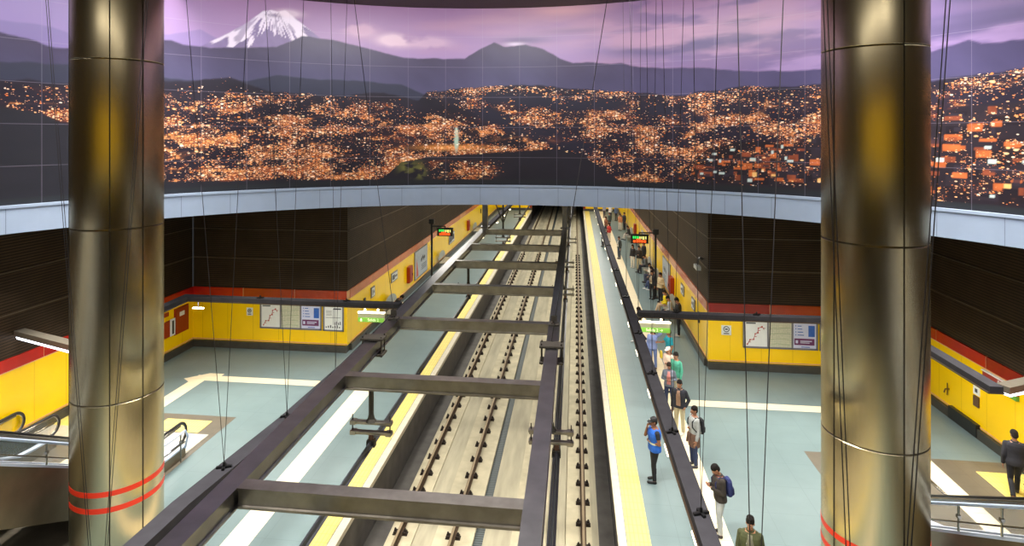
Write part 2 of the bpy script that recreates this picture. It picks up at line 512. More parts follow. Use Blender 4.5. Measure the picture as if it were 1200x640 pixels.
teal = line_mat('teal_floor', (110, 128, 130), (100, 117, 120), 'X', 1.2, .012, rough=.36, spec=.35, axis2='Y', pitch2=1.2, width2=.012, var=.05, scale=1.3)
teal_pale = teal
cream = line_mat('cream_inlay', (236, 222, 190), (206, 192, 160), 'Y', .6, .02, rough=.35, var=.04)
brownfl = line_mat('brown_floor', (103, 97, 86), (90, 84, 74), 'X', .6, .012, rough=.3, axis2='Y', pitch2=.6, width2=.012, var=.08)
yelfl = line_mat('tactile_yellow', (234, 214, 118), (212, 188, 92), 'X', .1, .02, rough=.5, axis2='Y', pitch2=.3, width2=.02, var=.05)
skirt = mat('skirting_stone', (62, 60, 54), .35, 0, .2, 5)
conc = mat('pale_concrete', (188, 179, 150), .75, 0, .16, 2.2, bump=.1)
conc2 = mat('smooth_concrete', (170, 163, 138), .7, 0, .18, 1.4, bump=.1, stretch=(3, .4, 1))
darkc = mat('dark_track_floor', (84, 81, 77), .7, 0, .25, 2.0, bump=.15)
edge_m = mat('edge_stone', (208, 200, 178), .6, 0, .08, 6)
yellow = line_mat('yellow_panel', (252, 206, 5), (200, 152, 6), 'XY', 1.2, .012, rough=.22, var=.035, scale=.8)
brown = line_mat('brown_slats', (64, 50, 36), (30, 23, 16), 'Z', .09, .03, rough=.6, spec=.2, var=.2, bump=.5, scale=1.2)
brown_flat = mat('brown_reveal', (84, 70, 52), .5, 0, .15, 4)
reds = [mat('red_panel', (176, 24, 10), .25, 0, .12, 2), mat('brick_red_panel', (160, 48, 12), .25, 0, .12, 2), mat('rust_panel', (176, 74, 14), .25, 0, .12, 2), mat('dark_red_panel', (140, 22, 14), .25, 0, .12, 2)]
reds_sheen = [mat('red_sheen_panel', (186, 100, 66), .2, 0, .1, 2), mat('pale_sheen_panel', (198, 128, 88), .2, 0, .1, 2), mat('dark_sheen_panel', (170, 82, 56), .2, 0, .1, 2), mat('rust_sheen_panel', (184, 92, 54), .2, 0, .1, 2)]  # red band with its grazing reflection painted in as a paler tan
joint = mat('pale_joint', (214, 160, 110), .5)
blackm = mat('tunnel_black', (14, 13, 13), .9)
ceil_m = line_mat('brown_ceiling_slats', (58, 48, 34), (24, 20, 15), 'Y', .12, .04, rough=.6, var=.15, bump=.4)

# platform floors with their inlaid bands (the pattern stays inside the floor's own mesh)
Z0 = 0.0
f = MB()
f.box(EDGE_R, XRH + .3, -8, YE, -.10, Z0, 0)
f.box(XLH - .3, EDGE_L, -8, YE, -.10, Z0, 0)
f.box(EDGE_R + .02, XRH + .3, -8, YE, -1.3, -.10, 4)
f.box(XLH - .3, EDGE_L - .02, -8, YE, -1.3, -.10, 4)
e = .004
def both(x0, x1, y0, y1, m):
    f.box(x0, x1, y0, y1, Z0, Z0 + e, m); a, b = MX(x1), MX(x0); f.box(a, b, y0, y1, Z0, Z0 + e, m)
both(2.98, 3.62, -8, 21.9, 1); f.box(2.98, 3.62, 21.9, YE - .1, Z0, Z0 + e, 1)   # long cream band
both(3.62, 9.7, 21.48, 21.95, 1)                                               # cross band of the hall
both(9.70, 10.24, 18.78, 21.95, 1); both(9.70, 10.24, -8, 18.78, 1)
for sgn in (1, -1):                                                            # the stepped corner of the band
    q = [(9.3, 21.95), (10.24, 21.3), (10.6, 21.55), (9.9, 22.15), (9.3, 22.15)]
    f.prism([(x if sgn > 0 else MX(x), y) for x, y in q], 'z', Z0, Z0 + e + .002, 1)
both(6.78, 9.70, 15.0, 18.78, 2); both(10.24, XRH, 15.0, 18.78, 2); both(6.78, 9.7, -8, 15, 2); both(10.24, XRH, -8, 15, 2)
f.box(7.4, 8.98, 17.64, 18.42, Z0, Z0 + .009, 3); f.box(MX(8.98), MX(7.4), 17.64, 18.42, Z0, Z0 + .009, 3)
f.box(11.15, 12.45, 16.95, 18.2, Z0, Z0 + .009, 3); f.box(MX(12.45), MX(11.15), 17.3, 18.3, Z0, Z0 + .009, 3)
fl = struct(f, 'floor', [teal, cream, brownfl, yelfl, darkc])
for x0, x1, lab in ((1.20, 1.74, 'long yellow tactile strip along the edge of the right platform'), (-6.22, -5.68, 'long yellow tactile strip along the edge of the left platform')):
    b = MB(); b.cbox(((x0 + x1) / 2, (YE - 8) / 2, .006), (x1 - x0, YE + 7.8, .012), 0, 0, .004)
    tag(b.build('tactile_strip', yelfl, base=((x0 + x1) / 2, 0, 0)), lab, 'tactile strip', 'yellow tactile strips')

# track bed: plinths under each rail, a sunken middle, drainage slot, dark walkways under the platform edges
t = MB()
t.box(EDGE_L, EDGE_R, -8, 140, -1.6, -1.32, 1)
t.box(EDGE_L + .0, -4.93, -8, 140, -1.32, -1.26, 0)                 # dark walkway left
t.box(.62, EDGE_R, -8, 140, -1.32, -1.26, 0)                        # dark walkway right
t.box(-4.93, -4.24, -8, 140, -1.32, ZT, 1)                          # plinth of the outer left rail
t.box(-4.24, -3.70, -8, 140, -1.32, -1.235, 2)
t.box(-3.70, -2.66, -8, 140, -1.32, ZT, 1)
t.box(-2.66, -2.40, -8, 140, -1.32, -1.29, 3)                       # drainage slot
t.box(-2.40, -1.68, -8, 140, -1.32, ZT, 2)
t.box(-1.68, -.78, -8, 140, -1.32, ZT - .004, 1)
t.box(-.78, -.27, -8, 140, -1.32, -1.235, 2)
t.box(-.25, .44, -8, 140, -1.32, ZT, 1)
t.box(.44, .62, -8, 140, -1.32, -1.235, 2)
grate = line_mat('slot_grating', (96, 104, 104), (62, 68, 70), 'Y', .09, .03, rough=.5, metal=.3)
struct(t, 'floor_track', [darkc, conc, conc2, grate])

# platform edges: stone nosing
for nm, x0, x1 in (('trim_1', EDGE_L - .18, EDGE_L + .02), ('trim_2', EDGE_R - .04, EDGE_R + .15)):
    b = MB(); b.box(x0, x1, -8, YE, -.12, .012); struct(b, nm, edge_m)

# lower walls: yellow panels with a dark recessed plinth, a red band on top, brown slats above
def lower_wall(name, p0, p1, nrm, zt=6.62, red_seed=0, pale=None):
    """wall from p0 to p1 whose visible face is on the nrm side"""
    p0 = Vector((p0[0], p0[1], 0)); p1 = Vector((p1[0], p1[1], 0)); n = Vector((nrm[0], nrm[1], 0))
    d = (p1 - p0); ln = d.length; d = d / ln
    b = MB()
    def slab(a0, a1, o0, o1, z0, z1, m):
        c = [p0 + d * a + n * o for a, o in ((a0, o0), (a1, o0), (a1, o1), (a0, o1))]
        vs = [(q.x, q.y, z) for z in (z0, z1) for q in c]
        b.add(vs, [(3, 2, 1, 0), (4, 5, 6, 7), (0, 1, 5, 4), (1, 2, 6, 5), (2, 3, 7, 6), (3, 0, 4, 7)], m)
    slab(0, ln, -.3, -.01, 0, .30, 1)
    slab(0, ln, -.3, 0, .30, 2.28, 0)                      # yellow panels
    slab(0, ln, 0, .015, .33, .37, 6)                      # bright lower edge
    bm3 = pale or reds
    k = max(1, round(ln / 2.55)); st = ln / k; r = random.Random(red_seed)
    for i in range(k):
        slab(i * st + .012, (i + 1) * st - .012, -.3, .02, 2.28, 2.66, 2 + r.choice((0, 0, 0, 3, 1)))
        slab((i + 1) * st - .012, (i + 1) * st + (.012 if i < k - 1 else 0), -.3, .012, 2.28, 2.66, 6)
    slab(0, ln, -.3, .026, 2.27, 2.295, 6)
    # the brown slatted wall leans back a little above the band, with two light reveals
    slab(0, ln, -.3, -.04, 2.66, zt, 7)
    slab(0, ln, -.3, -.02, 3.96, 4.0, 8); slab(0, ln, -.3, -.02, 5.25, 5.29, 8)
    o = b.build(name, [yellow, skirt, bm3[0], bm3[1], bm3[2], bm3[3], joint, brown, brown_flat])
    o['kind'] = 'structure'
    b = MB(); slab(0, ln, -.01, .10, .001, .29, 0)
    o2 = b.build(name.replace('wall', 'baseboard'), [skirt]); o2['kind'] = 'structure'
    return o
lower_wall('wall_front_left', (XLH, YF), (XL, YF), (0, -1), red_seed=3)
lower_wall('wall_front_right', (XR, YF), (XRH, YF), (0, -1), red_seed=9)
lower_wall('wall_platform_left', (XL, YF + .3), (XL, YE), (1, 0), red_seed=4, pale=reds_sheen)  # platform walls use the band colours with reflection painted in
lower_wall('wall_platform_right', (XR, YE), (XR, YF + .3), (-1, 0), red_seed=5, pale=reds_sheen)
lower_wall('wall_left', (XLH, -8), (XLH, YF), (1, 0), zt=14.6, red_seed=6)
lower_wall('wall_right', (XRH, YF), (XRH, -8), (-1, 0), zt=14.6, red_seed=7)

# far end of the platforms: yellow end walls on both platforms and the dark tunnel mouth over the tracks
b = MB()
b.box(XL, EDGE_L - .0, YE, YE + .3, 0, 3.2, 0); b.box(EDGE_R, XR, YE, YE + .3, 0, 3.2, 0)
b.box(XL, XR, YE, YE + .3, 3.2, 6.6, 1)
b.box(EDGE_L - .25, EDGE_L, YE - .04, YE, 0, 2.6, 2); b.box(EDGE_R, EDGE_R + .25, YE - .04, YE, 0, 2.6, 2)
b.box(XL, EDGE_L, YE - .05, YE, 0, .3, 3); b.box(EDGE_R, XR, YE - .05, YE, 0, .3, 3)
struct(b, 'wall_far', [yellow, brown, reds[3], skirt])
b = MB()
b.box(EDGE_L - .3, EDGE_L, YE + .3, 140, -1.4, 4, 0); b.box(EDGE_R, EDGE_R + .3, YE + .3, 140, -1.4, 4, 0)
b.box(EDGE_L - .3, EDGE_R + .3, YE + .3, 140, 4, 4.3, 0); b.box(EDGE_L - .3, EDGE_R + .3, 140, 140.3, -1.6, 4.3, 0)
struct(b, 'wall_tunnel', [blackm])

# the round opening above the hall: white fascia ring, mural carrier, ceiling
CY0, RR = 8.95, 15.1
def ring(mb, r0, r1, z0, z1, a0, a1, n, m=0):
    vs = []; fs = []
    for i in range(n + 1):
        a = math.radians(a0 + (a1 - a0) * i / n); s_, c_ = math.sin(a), math.cos(a)
        for r, z in ((r0, z0), (r0, z1), (r1, z1), (r1, z0)): vs.append((AX + r * s_, CY0 + r * c_, z))
    for i in range(n):
        o = i * 4
        for k in range(4): fs.append((o + k, o + (k + 1) % 4, o + 4 + (k + 1) % 4, o + 4 + k))
    fs.append((3, 2, 1, 0)); o = n * 4; fs.append((o, o + 1, o + 2, o + 3))
    mb.add(vs, fs, m)
fascia = mat('fascia_white', (152, 168, 194), .35, 0, .04, 1.5)
fasc_dark = mat('fascia_joint', (112, 124, 146), .4)
b = MB()
A0, A1 = -84, 84
ring(b, RR - .10, RR + .12, 6.64, 7.40, A0, A1, 168, 0)
ring(b, RR - .13, RR + .05, 7.36, 7.44, A0, A1, 168, 0)
for i in range(A0, A1 + 1, 6): ring(b, RR - .103, RR - .09, 6.64, 7.38, i - .03, i + .03, 1, 1)
struct(b, 'trim_3', [fascia, fasc_dark])
b = MB(); ring(b, RR + .12, RR + .4, 6.64, 14.9, A0, A1, 84, 0); struct(b, 'wall_ring', [brown])
b = MB(); b.box(-18, 13.5, -8.3, 24.6, 14.6, 14.9)
struct(b, 'ceiling', [ceil_m])
b = MB(); b.box(-18, 13.5, 24.5, YE + .3, 6.62, 6.8); struct(b, 'ceiling_platform', [mat('dark_ceiling', (46, 42, 38), .8, 0, .1, 2)])
# concourse behind the viewer (seen only in the steel): gallery slab and its yellow back wall
b = MB(); b.box(-9.6, 5.1, -8, -.35, 7.35, 7.75); b.box(XLH, -9.6, -8, 2.2, 7.35, 7.75); b.box(5.1, XRH, -8, 2.2, 7.35, 7.75)
struct(b, 'floor_gallery', [teal])
b = MB(); b.box(XLH, XRH, -8.3, -8, 0, 7.75, 1); b.box(XLH, XRH, -8.3, -8, 7.75, 10.9, 0); b.box(XLH, XRH, -8.3, -8, 10.9, 14.6, 1)
struct(b, 'wall_back', [yellow, brown])

# ------------------------------------------------------------------ the mural: a printed dusk panorama on curved panels
def vnoise(x, y, seed):
    r = np.random.default_rng(seed); T = r.random((64, 64))
    xi = np.floor(x).astype(int); yi = np.floor(y).astype(int); xf = x - xi; yf = y - yi
    xf = xf * xf * (3 - 2 * xf); yf = yf * yf * (3 - 2 * yf)
    g = lambda a, c: T[a % 64, c % 64]
    return (g(xi, yi) * (1 - xf) + g(xi + 1, yi) * xf) * (1 - yf) + (g(xi, yi + 1) * (1 - xf) + g(xi + 1, yi + 1) * xf) * yf
def fbm(x, y, seed, o=4):
    s = 0; a = .5; t = 0
    for i in range(o):
        s = s + a * vnoise(x * 2 ** i, y * 2 ** i, seed + i); t += a; a *= .5
    return s / t
def pl(pts, X):
    return np.interp(X, [p[0] for p in pts], [p[1] for p in pts])
ridge = [(-84, 12.2), (-66.4, 12.35), (-64.1, 12.25), (-61.3, 12.09), (-59.4, 12.1), (-49.1, 12.68), (-47.7, 12.58), (-44.2, 12.54), (-35.9, 12.72), (-32.4, 13.21), (-31.1, 13.2), (-27.5, 13.13), (-25.7, 13.02), (-21.9, 12.82), (-17.6, 12.55), (-14.2, 12.54), (-8.4, 12.55), (-6.4, 12.93), (-3.9, 13.24), (-2.4, 13.07), (-0.7, 13.06), (1.0, 13.09), (3.5, 12.9), (6.3, 12.5), (8.3, 12.32), (10.2, 12.33), (15.5, 12.24), (16.9, 12.09), (22.4, 11.98), (27.7, 11.9), (31.1, 11.75), (39.1, 11.59), (41.9, 11.53), (53.4, 11.78), (55.2, 11.84), (56.7, 11.96), (57.8, 11.81), (59.6, 11.81), (61.4, 11.82), (84, 12.1)]
farridge = [(-84, 12.6), (-66.4, 12.71), (-61.7, 12.66), (-59.4, 12.54), (-49.3, 12.88), (-45.6, 13.17), (-43.4, 12.9), (-40, 12.3)]
volcano = [(-46, 12.5), (-45.1, 12.64), (-43.4, 12.9), (-41.9, 13.15), (-40.3, 13.44), (-38.8, 13.79), (-37.7, 14.04), (-36.6, 14.11), (-35.7, 14.07), (-34.6, 14.16), (-33.5, 13.93), (-31.7, 13.55), (-29.8, 13.19), (-28, 12.7)]
snowl = [(-45.1, 12.72), (-43.4, 12.76), (-41.4, 12.87), (-39.7, 12.98), (-38.3, 13.3), (-37.3, 13.5), (-36.1, 13.3), (-34.6, 13.2), (-32.9, 13.25), (-31.1, 13.1), (-29.8, 13.1)]
hill2 = [(-84, 11.5), (-66.4, 11.51), (-59.4, 11.63), (-49.1, 11.37), (-39.7, 11.43), (-35.9, 11.7), (-31.6, 11.62), (-25.2, 11.61), (-18.1, 11.49), (-14.8, 11.12), (-8.4, 10.47), (-1.1, 10.09), (3, 8)]
hill2b = [(-84, 11), (-66.4, 10.96), (-59.4, 11.02), (-49.1, 11.14), (-39.7, 11.21), (-35.9, 11.19), (-26.9, 11.0), (-19.4, 10.7), (-11.6, 10.16), (-6.4, 9.75), (-1.1, 10.06), (3, 8)]
ctop = [(-84, 11), (-66.4, 11.01), (-59.4, 11.05), (-49.3, 11.28), (-41.9, 11.49), (-36.4, 11.06), (-26.9, 11.0), (-20.7, 11.17), (-15.5, 10.84), (-14.2, 11.19), (-6.4, 11.41), (0.2, 11.5), (9.3, 11.29), (24.2, 10.91), (27.1, 11.07), (32.2, 11.13), (41.9, 11.09), (53.4, 10.95), (57.8, 11.01), (61.4, 11.09), (84, 11.3)]
bandA = [(-6.4, 10.4), (-1.5, 9.88), (3.5, 9.37), (9.3, 9.03), (11.9, 8.86)]
bandB = [(-6.4, 11.06), (-1.1, 10.89), (4.1, 10.77), (10.6, 10.61), (16.9, 10.52)]
bandC = [(19.4, 10.44), (23.0, 10.23), (27.7, 10.02)]
dhill = [(-23, 7.3), (-21.9, 7.54), (-18.1, 8.37), (-14.2, 8.57), (-6.4, 8.71), (1.5, 8.85), (6.8, 8.86), (10.2, 8.59), (13.1, 8.1), (15.5, 7.62), (17, 7.2)]
cbot = [(-84, 10.3), (-66.4, 10.25), (-62.5, 10.1), (-59.4, 9.6), (-54, 8.6), (-49.3, 7.86), (-38.6, 7.78), (-21.9, 7.70), (-3.8, 7.66), (16.9, 7.69), (26.5, 7.69), (35.4, 7.72), (41.9, 7.71), (53.4, 7.6), (61.4, 7.6), (84, 7.6)]
rbld = [(22, 7.6), (25, 8.3), (27.7, 8.94), (33.3, 9.16), (41.9, 9.4), (53.4, 9.64), (54.8, 10.05), (57.8, 10.25), (61.4, 10.29), (84, 10.4)]
NX, NZ = 1100, 190
MZ0, MZ1 = 7.42, 14.62
ph = np.linspace(-82, 82, NX); zz = np.linspace(MZ0, MZ1, NZ)
P, Z = np.meshgrid(ph, zz, indexing='ij')
S = np.radians(P) * RR
def L3(c): return np.array(lin(c))
def put(col, mask, c):
    m = mask[..., None] if mask.ndim == 2 else mask
    return col * (1 - m) + np.asarray(c) * m
sm = lambda a, b, x: np.clip((x - a) / (b - a), 0, 1) ** 2 * (3 - 2 * np.clip((x - a) / (b - a), 0, 1))
aa = lambda d: np.clip(d / .05 + .5, 0, 1)
# sky
n1 = fbm(S * .16, Z * .9, 5, 5); n2 = fbm(S * .35 + 9, Z * 1.6, 21, 5); n3 = fbm(S * .9, Z * 1.5, 33, 4)
tt = np.clip((Z - 12) / 2.6, 0, 1)
col = L3((152, 128, 176)) * (1 - tt[..., None]) + L3((144, 108, 150)) * tt[..., None]
col = put(col, .75 * sm(-40, -66, P), L3((134, 118, 178)))
col = put(col, .65 * sm(.45, .75, n1) * sm(-35, 0, P), L3((176, 136, 158)))
col = put(col, .7 * sm(.48, .62, n2) * sm(5, 25, P), L3((98, 84, 132)))
blob = lambda p0, z0, wp, wz, pw=1.0: np.exp(-(((P - p0) / wp) ** 2 + ((Z - z0) / wz) ** 2) ** pw)
col = put(col, .9 * np.clip(blob(-18.9, 13.25, 2.3, .22) * sm(.38, .62, n3) * 2.2, 0, 1), L3((206, 178, 196)))
col = put(col, .6 * np.clip(blob(-24, 13.6, 2.0, .25) * sm(.4, .6, n3) * 1.8, 0, 1), L3((196, 160, 182)))
col = put(col, .7 * np.clip(blob(-14, 13.2, 3, .2) * sm(.42, .6, n3) * 1.8, 0, 1), L3((190, 160, 184)))
col = put(col, .8 * np.clip(blob(6.7, 14.45, 5.5, .22), 0, 1), L3((196, 150, 160)))
col = put(col, .75 * np.clip(blob(.6, 13.28, 4.0, .16), 0, 1), L3((88, 78, 116)))
col = put(col, .8 * np.clip(blob(-.6, 13.14, 1.4, .07), 0, 1), L3((214, 200, 220)))
col = put(col, .6 * np.clip(blob(8, 13.6, 5, .12), 0, 1), L3((112, 92, 132)))
for p0, z0, wp, wz in ((33, 13.5, 3, .16), (40, 13.75, 1.8, .2), (30, 12.9, 6, .25), (22, 12.7, 8, .25), (57, 13.2, 3.2, .22), (62, 13.75, 2.6, .22), (56, 12.5, 8, .22), (60, 12.3, 9, .2)):
    col = put(col, .75 * np.clip(blob(p0, z0, wp, wz) * sm(.3, .55, n2) * 1.6, 0, 1), L3((90, 80, 122)))
# far blue range and the snow volcano
fr = pl(farridge, P); col = put(col, .55 * aa(fr + .12 * (n3 - .5) - Z) * (P < -38), L3((112, 100, 152)))
jag = (fbm(S * 2.2, Z * .1, 44, 3) - .5) * .10
v = pl(volcano, P) + jag * .7
vm = aa(v - Z) * ((P > -46) & (P < -28))
rock = fbm(S * 3.0 + Z * 1.2, Z * 2.2, 51, 4)
col = put(col, vm, L3((116, 100, 142)) * (.75 + .5 * rock[..., None]))
# streaks of snow running down the slope from the crater
an = np.arctan2(P + 36.3, 14.5 - Z) * 6
st = fbm(an * 1.6, Z * 1.1, 61, 4)
snow = aa((Z - pl(snowl, P)) * .5 + (st - .50) * 1.1 + (Z - 13.5) * .3 + np.abs(P + 36.5) * .013) * vm
snow *= 1 - .65 * sm(.50, .64, fbm(an * 2.4 + 3, Z * 2.0, 77, 3))
col = put(col, snow, L3((214, 202, 222)))
col = put(col, .8 * blob(-36.2, 13.93, .9, .07) , L3((92, 74, 116)))
col = put(col, .55 * np.clip(blob(-34.2, 14.05, 1.6, .14) * sm(.4, .55, n3) * 1.6, 0, 1), L3((220, 200, 214)))
# main mountain range, hazier towards its foot
rd = pl(ridge, P) + jag * .8 + (fbm(S * .9, Z * 0, 45, 3) - .5) * .12
rm = aa(rd - Z)
dp = np.clip((rd - Z) / 1.6, 0, 1)[..., None]
mcol = L3((58, 50, 80)) * (1 - dp) + L3((78, 76, 108)) * dp
mcol = mcol * (1 - .35 * sm(5, 40, P))[..., None] + L3((92, 86, 132)) * (.35 * sm(5, 40, P))[..., None]
mcol = mcol * (.86 + .28 * fbm(S * 1.2 + Z, Z * 1.2, 71, 4))[..., None]
col = put(col, rm, mcol)
# nearer dark hills
h2 = pl(hill2, P) + jag; hm = aa(h2 - Z) * (P < 3)
col = put(col, hm * .85, L3((46, 50, 66)) * (.85 + .3 * n3[..., None]))
# the city ground
ct = pl(ctop, P) + jag * 1.5
cm = aa(ct - Z)
g = fbm(S * 1.1, Z * 2.4, 81, 5)
col = put(col, cm * .95, L3((38, 34, 46)) * (.7 + .5 * g[..., None]))
hb2 = aa(np.minimum(h2, pl(hill2b, P) + 9) - Z) * aa(Z - pl(hill2b, P)) * (P < 3)
# density of lights and warm glow
cl = fbm(S * 1.0, Z * 2.6, 91, 5); cl2 = fbm(S * .38, Z * 1.2, 101, 4); fine = fbm(S * 3.2, Z * 6, 111, 4)
street = np.exp(-(np.abs(fbm(S * .55, Z * 1.9, 121, 4) - .5) / .022) ** 2)
dens = cm * (.12 + 1.0 * sm(.40, .64, cl) * sm(.30, .58, cl2) + .25 * sm(.5, .6, fine) * sm(.35, .5, cl))
dens *= 1 - .9 * hb2
dens *= sm(0, .35, ct - Z + .22)
left = sm(-34, -56, P)
dens *= np.where(P < -8, .35 + .95 * sm(11.1, 9.8, Z), 1)
dens *= 1 - aa(pl(cbot, P) - Z)
dens *= np.where(P < -52, .9 * sm(9.7, 10.1, Z) + .05, 1)
for bp, w, p0, p1 in ((bandA, .34, -8, 12.5), (bandB, .27, -7, 18), (bandC, .22, 18, 29)):
    m = np.exp(-(np.abs(Z - pl(bp, P) + .1 * (n3 - .5)) / w) ** 4) * sm(p0, p0 + 2.5, P) * sm(p1, p1 - 2.5, P)
    dens *= 1 - .93 * m; col = put(col, m * .8, L3((42, 42, 58)))
dh = aa(pl(dhill, P) + jag - Z) * ((P > -23) & (P < 17))
col = put(col, dh * .92, L3((42, 40, 50)) * (.8 + .4 * n3[..., None]))
dens *= 1 - dh * (1 - .55 * sm(-2, -6, P) * sm(-16, -11, P) * sm(8.5, 8.2, Z)) 
dens = np.clip(dens + .45 * street * cm * (1 - dh) * (1 - hb2) * (dens > .22), 0, 1.3)
warm = np.clip(dens * (.25 + 1.4 * sm(.42, .68, fine)), 0, 1) * np.where(P < 8, 1.0, .7) * sm(11.4, 9.6, Z + .0 * P)
col = put(col, .62 * warm * sm(.42, .66, cl), L3((168, 86, 48)))
col = put(col, .75 * np.clip(street * warm, 0, 1), L3((236, 150, 84)))
# monument on the hill: pale figure on a lit terrace
col = put(col, np.clip(1.3 * blob(-10.6, 8.95, 4.6, .10), 0, 1) * .8, L3((230, 150, 70)))
col = put(col, np.clip(1.5 * blob(-9.7, 9.22, .32, .42, 2), 0, 1), L3((176, 204, 190)))
col = put(col, np.clip(1.5 * blob(-9.7, 9.62, .22, .16, 2), 0, 1), L3((196, 216, 206)))
col = put(col, .3 * np.clip(blob(-17.2, 8.2, 1.2, .3) + blob(-15.2, 8.0, .8, .3), 0, 1) * sm(.45, .6, fine), L3((190, 190, 90)))
# right-hand side: close buildings, lit facades, windows
bz = aa(pl(rbld, P) + .3 * (vnoise(S * 1.1, Z * 0, 131) - .5) - Z) * (P > 23)
col = put(col, bz * .93, L3((44, 38, 46)) * (.7 + .6 * vnoise(np.floor(S * 1.6), np.floor(Z * 3.1), 141)[..., None]))
dens *= 1 - .72 * bz
R2 = np.random.default_rng(5)
for i in range(330):
    p0 = R2.uniform(24, 80); zt = np.interp(p0, [q[0] for q in rbld], [q[1] for q in rbld])
    z0 = R2.uniform(7.8, zt - .15); w = R2.uniform(.2, .8); hh = R2.uniform(.07, .22)
    key = math.exp(-((z0 - (zt - .9)) / .75) ** 2)
    r_ = R2.random()
    m = ((np.abs(P - p0) < w) & (Z > z0) & (Z < z0 + hh)).astype(float)
    if r_ < .55 * key + .12:
        c = L3((196, 104, 58)) if R2.random() < .45 else L3((142, 74, 52))
        col = put(col, m * .9, c * (.75 + .5 * vnoise(S * 6, Z * 9, 151)[..., None]))
    else:
        col = put(col, m * .85, L3((54, 48, 60)) if R2.random() < .5 else L3((34, 30, 38)))
for i in range(46):
    p0 = R2.uniform(40, 80) if R2.random() < .7 else R2.uniform(26, 42); z0 = R2.uniform(7.8, 9.3)
    m = ((np.abs(P - p0) < R2.uniform(.15, .42)) & (np.abs(Z - z0) < R2.uniform(.03, .075))).astype(float)
    col = put(col, m, L3((196, 214, 214)) if R2.random() < .7 else L3((240, 190, 120)))
# plain dark foot of the print
ft = aa(7.62 + .04 * (n3 - .5) - Z) + aa(pl(cbot, P) - Z) * .55
ft = np.clip(ft, 0, 1); col = put(col, ft * .9, L3((43, 46, 50))); dens *= 1 - ft
col = np.clip(col, 0, 1)

def mural_mesh(i0, i1):
    x = AX + (RR + .02) * np.sin(np.radians(P[i0:i1])); y = CY0 + (RR + .02) * np.cos(np.radians(P[i0:i1])); z = Z[i0:i1]
    n = i1 - i0
    vs = np.stack([x, y, z], -1).reshape(-1, 3)
    ii, jj = np.meshgrid(np.arange(n - 1), np.arange(NZ - 1), indexing='ij')
    a = (ii * NZ + jj).ravel()
    fs = np.stack([a, a + NZ, a + NZ + 1, a + 1], -1)
    me = D.meshes.new('print')
    me.vertices.add(len(vs)); me.vertices.foreach_set('co', vs.ravel())
    me.loops.add(fs.size); me.loops.foreach_set('vertex_index', fs.ravel().astype(np.int32))
    me.polygons.add(len(fs)); me.polygons.foreach_set('loop_start', np.arange(0, fs.size, 4, dtype=np.int32)); me.polygons.foreach_set('loop_total', np.full(len(fs), 4, np.int32))
    me.update(calc_edges=True)
    ca = me.color_attributes.new('print', 'FLOAT_COLOR', 'POINT')
    rgba = np.concatenate([col[i0:i1], np.clip(dens[i0:i1], 0, 1)[..., None]], -1).reshape(-1, 4)
    ca.data.foreach_set('color', rgba.astype(np.float32).ravel())
    uv = me.uv_layers.new(name='arc')
    u = np.stack([S[i0:i1].ravel(), z.ravel()], -1)[fs.ravel()]
    uv.data.foreach_set('uv', u.astype(np.float32).ravel())
    me.polygons.foreach_set('use_smooth', np.ones(len(fs), bool))
    return me
mm = D.materials.new('mural_print'); mm.use_nodes = True
nt = mm.node_tree; B = nt.nodes['Principled BSDF']; NL = nt.links.new
B.inputs['Roughness'].default_value = .38; B.inputs['Specular IOR Level'].default_value = .25
at = nt.nodes.new('ShaderNodeVertexColor'); at.layer_name = 'print'
uvn = nt.nodes.new('ShaderNodeUVMap'); uvn.uv_map = 'arc'
def M_(op, a, b=None, c=None):
    n = nt.nodes.new('ShaderNodeMath'); n.operation = op
    for i, q in enumerate((a, b, c)):
        if q is None: continue
        if isinstance(q, (int, float)): n.inputs[i].default_value = q
        else: NL(q, n.inputs[i])
    return n.outputs[0]
cur = at.outputs['Color']
for scale, rad, thr, cA, cB in ((30.0, .42, .44, (196, 110, 66), (250, 214, 180)), (19.0, .42, .42, (226, 120, 58), (255, 206, 150)), (8.0, .30, .36, (250, 150, 74), (255, 226, 180)), (13.0, .36, .46, (255, 172, 104), (255, 240, 222)), (4.4, .17, .34, (255, 206, 140), (255, 252, 246))):
    mp = nt.nodes.new('ShaderNodeMapping'); mp.inputs['Scale'].default_value = (scale * .72, scale * 1.35, 1); NL(uvn.outputs[0], mp.inputs['Vector'])
    vo = nt.nodes.new('ShaderNodeTexVoronoi'); vo.voronoi_dimensions = '2D'; vo.inputs['Scale'].default_value = 1.0; NL(mp.outputs[0], vo.inputs['Vector'])
    sp = nt.nodes.new('ShaderNodeSeparateColor'); NL(vo.outputs['Color'], sp.inputs[0])
    on = M_('LESS_THAN', sp.outputs[0], M_('MULTIPLY', at.outputs['Alpha'], thr))
    rr = M_('MULTIPLY', M_('ADD', sp.outputs[2], .45), rad)
    k = M_('MULTIPLY', on, M_('SUBTRACT', 1.0, M_('SMOOTHSTEP' if False else 'MINIMUM', M_('POWER', M_('DIVIDE', vo.outputs['Distance'], rr), 3.0), 1.0)))
    cx = nt.nodes.new('ShaderNodeMix'); cx.data_type = 'RGBA'; NL(M_('POWER', sp.outputs[1], 1.6), cx.inputs['Factor'])
    cx.inputs['A'].default_value = lin(cA) + (1,); cx.inputs['B'].default_value = lin(cB) + (1,)
    mx = nt.nodes.new('ShaderNodeMix'); mx.data_type = 'RGBA'; NL(k, mx.inputs['Factor']); NL(cur, mx.inputs['A']); NL(cx.outputs['Result'], mx.inputs['B'])
    cur = mx.outputs['Result']
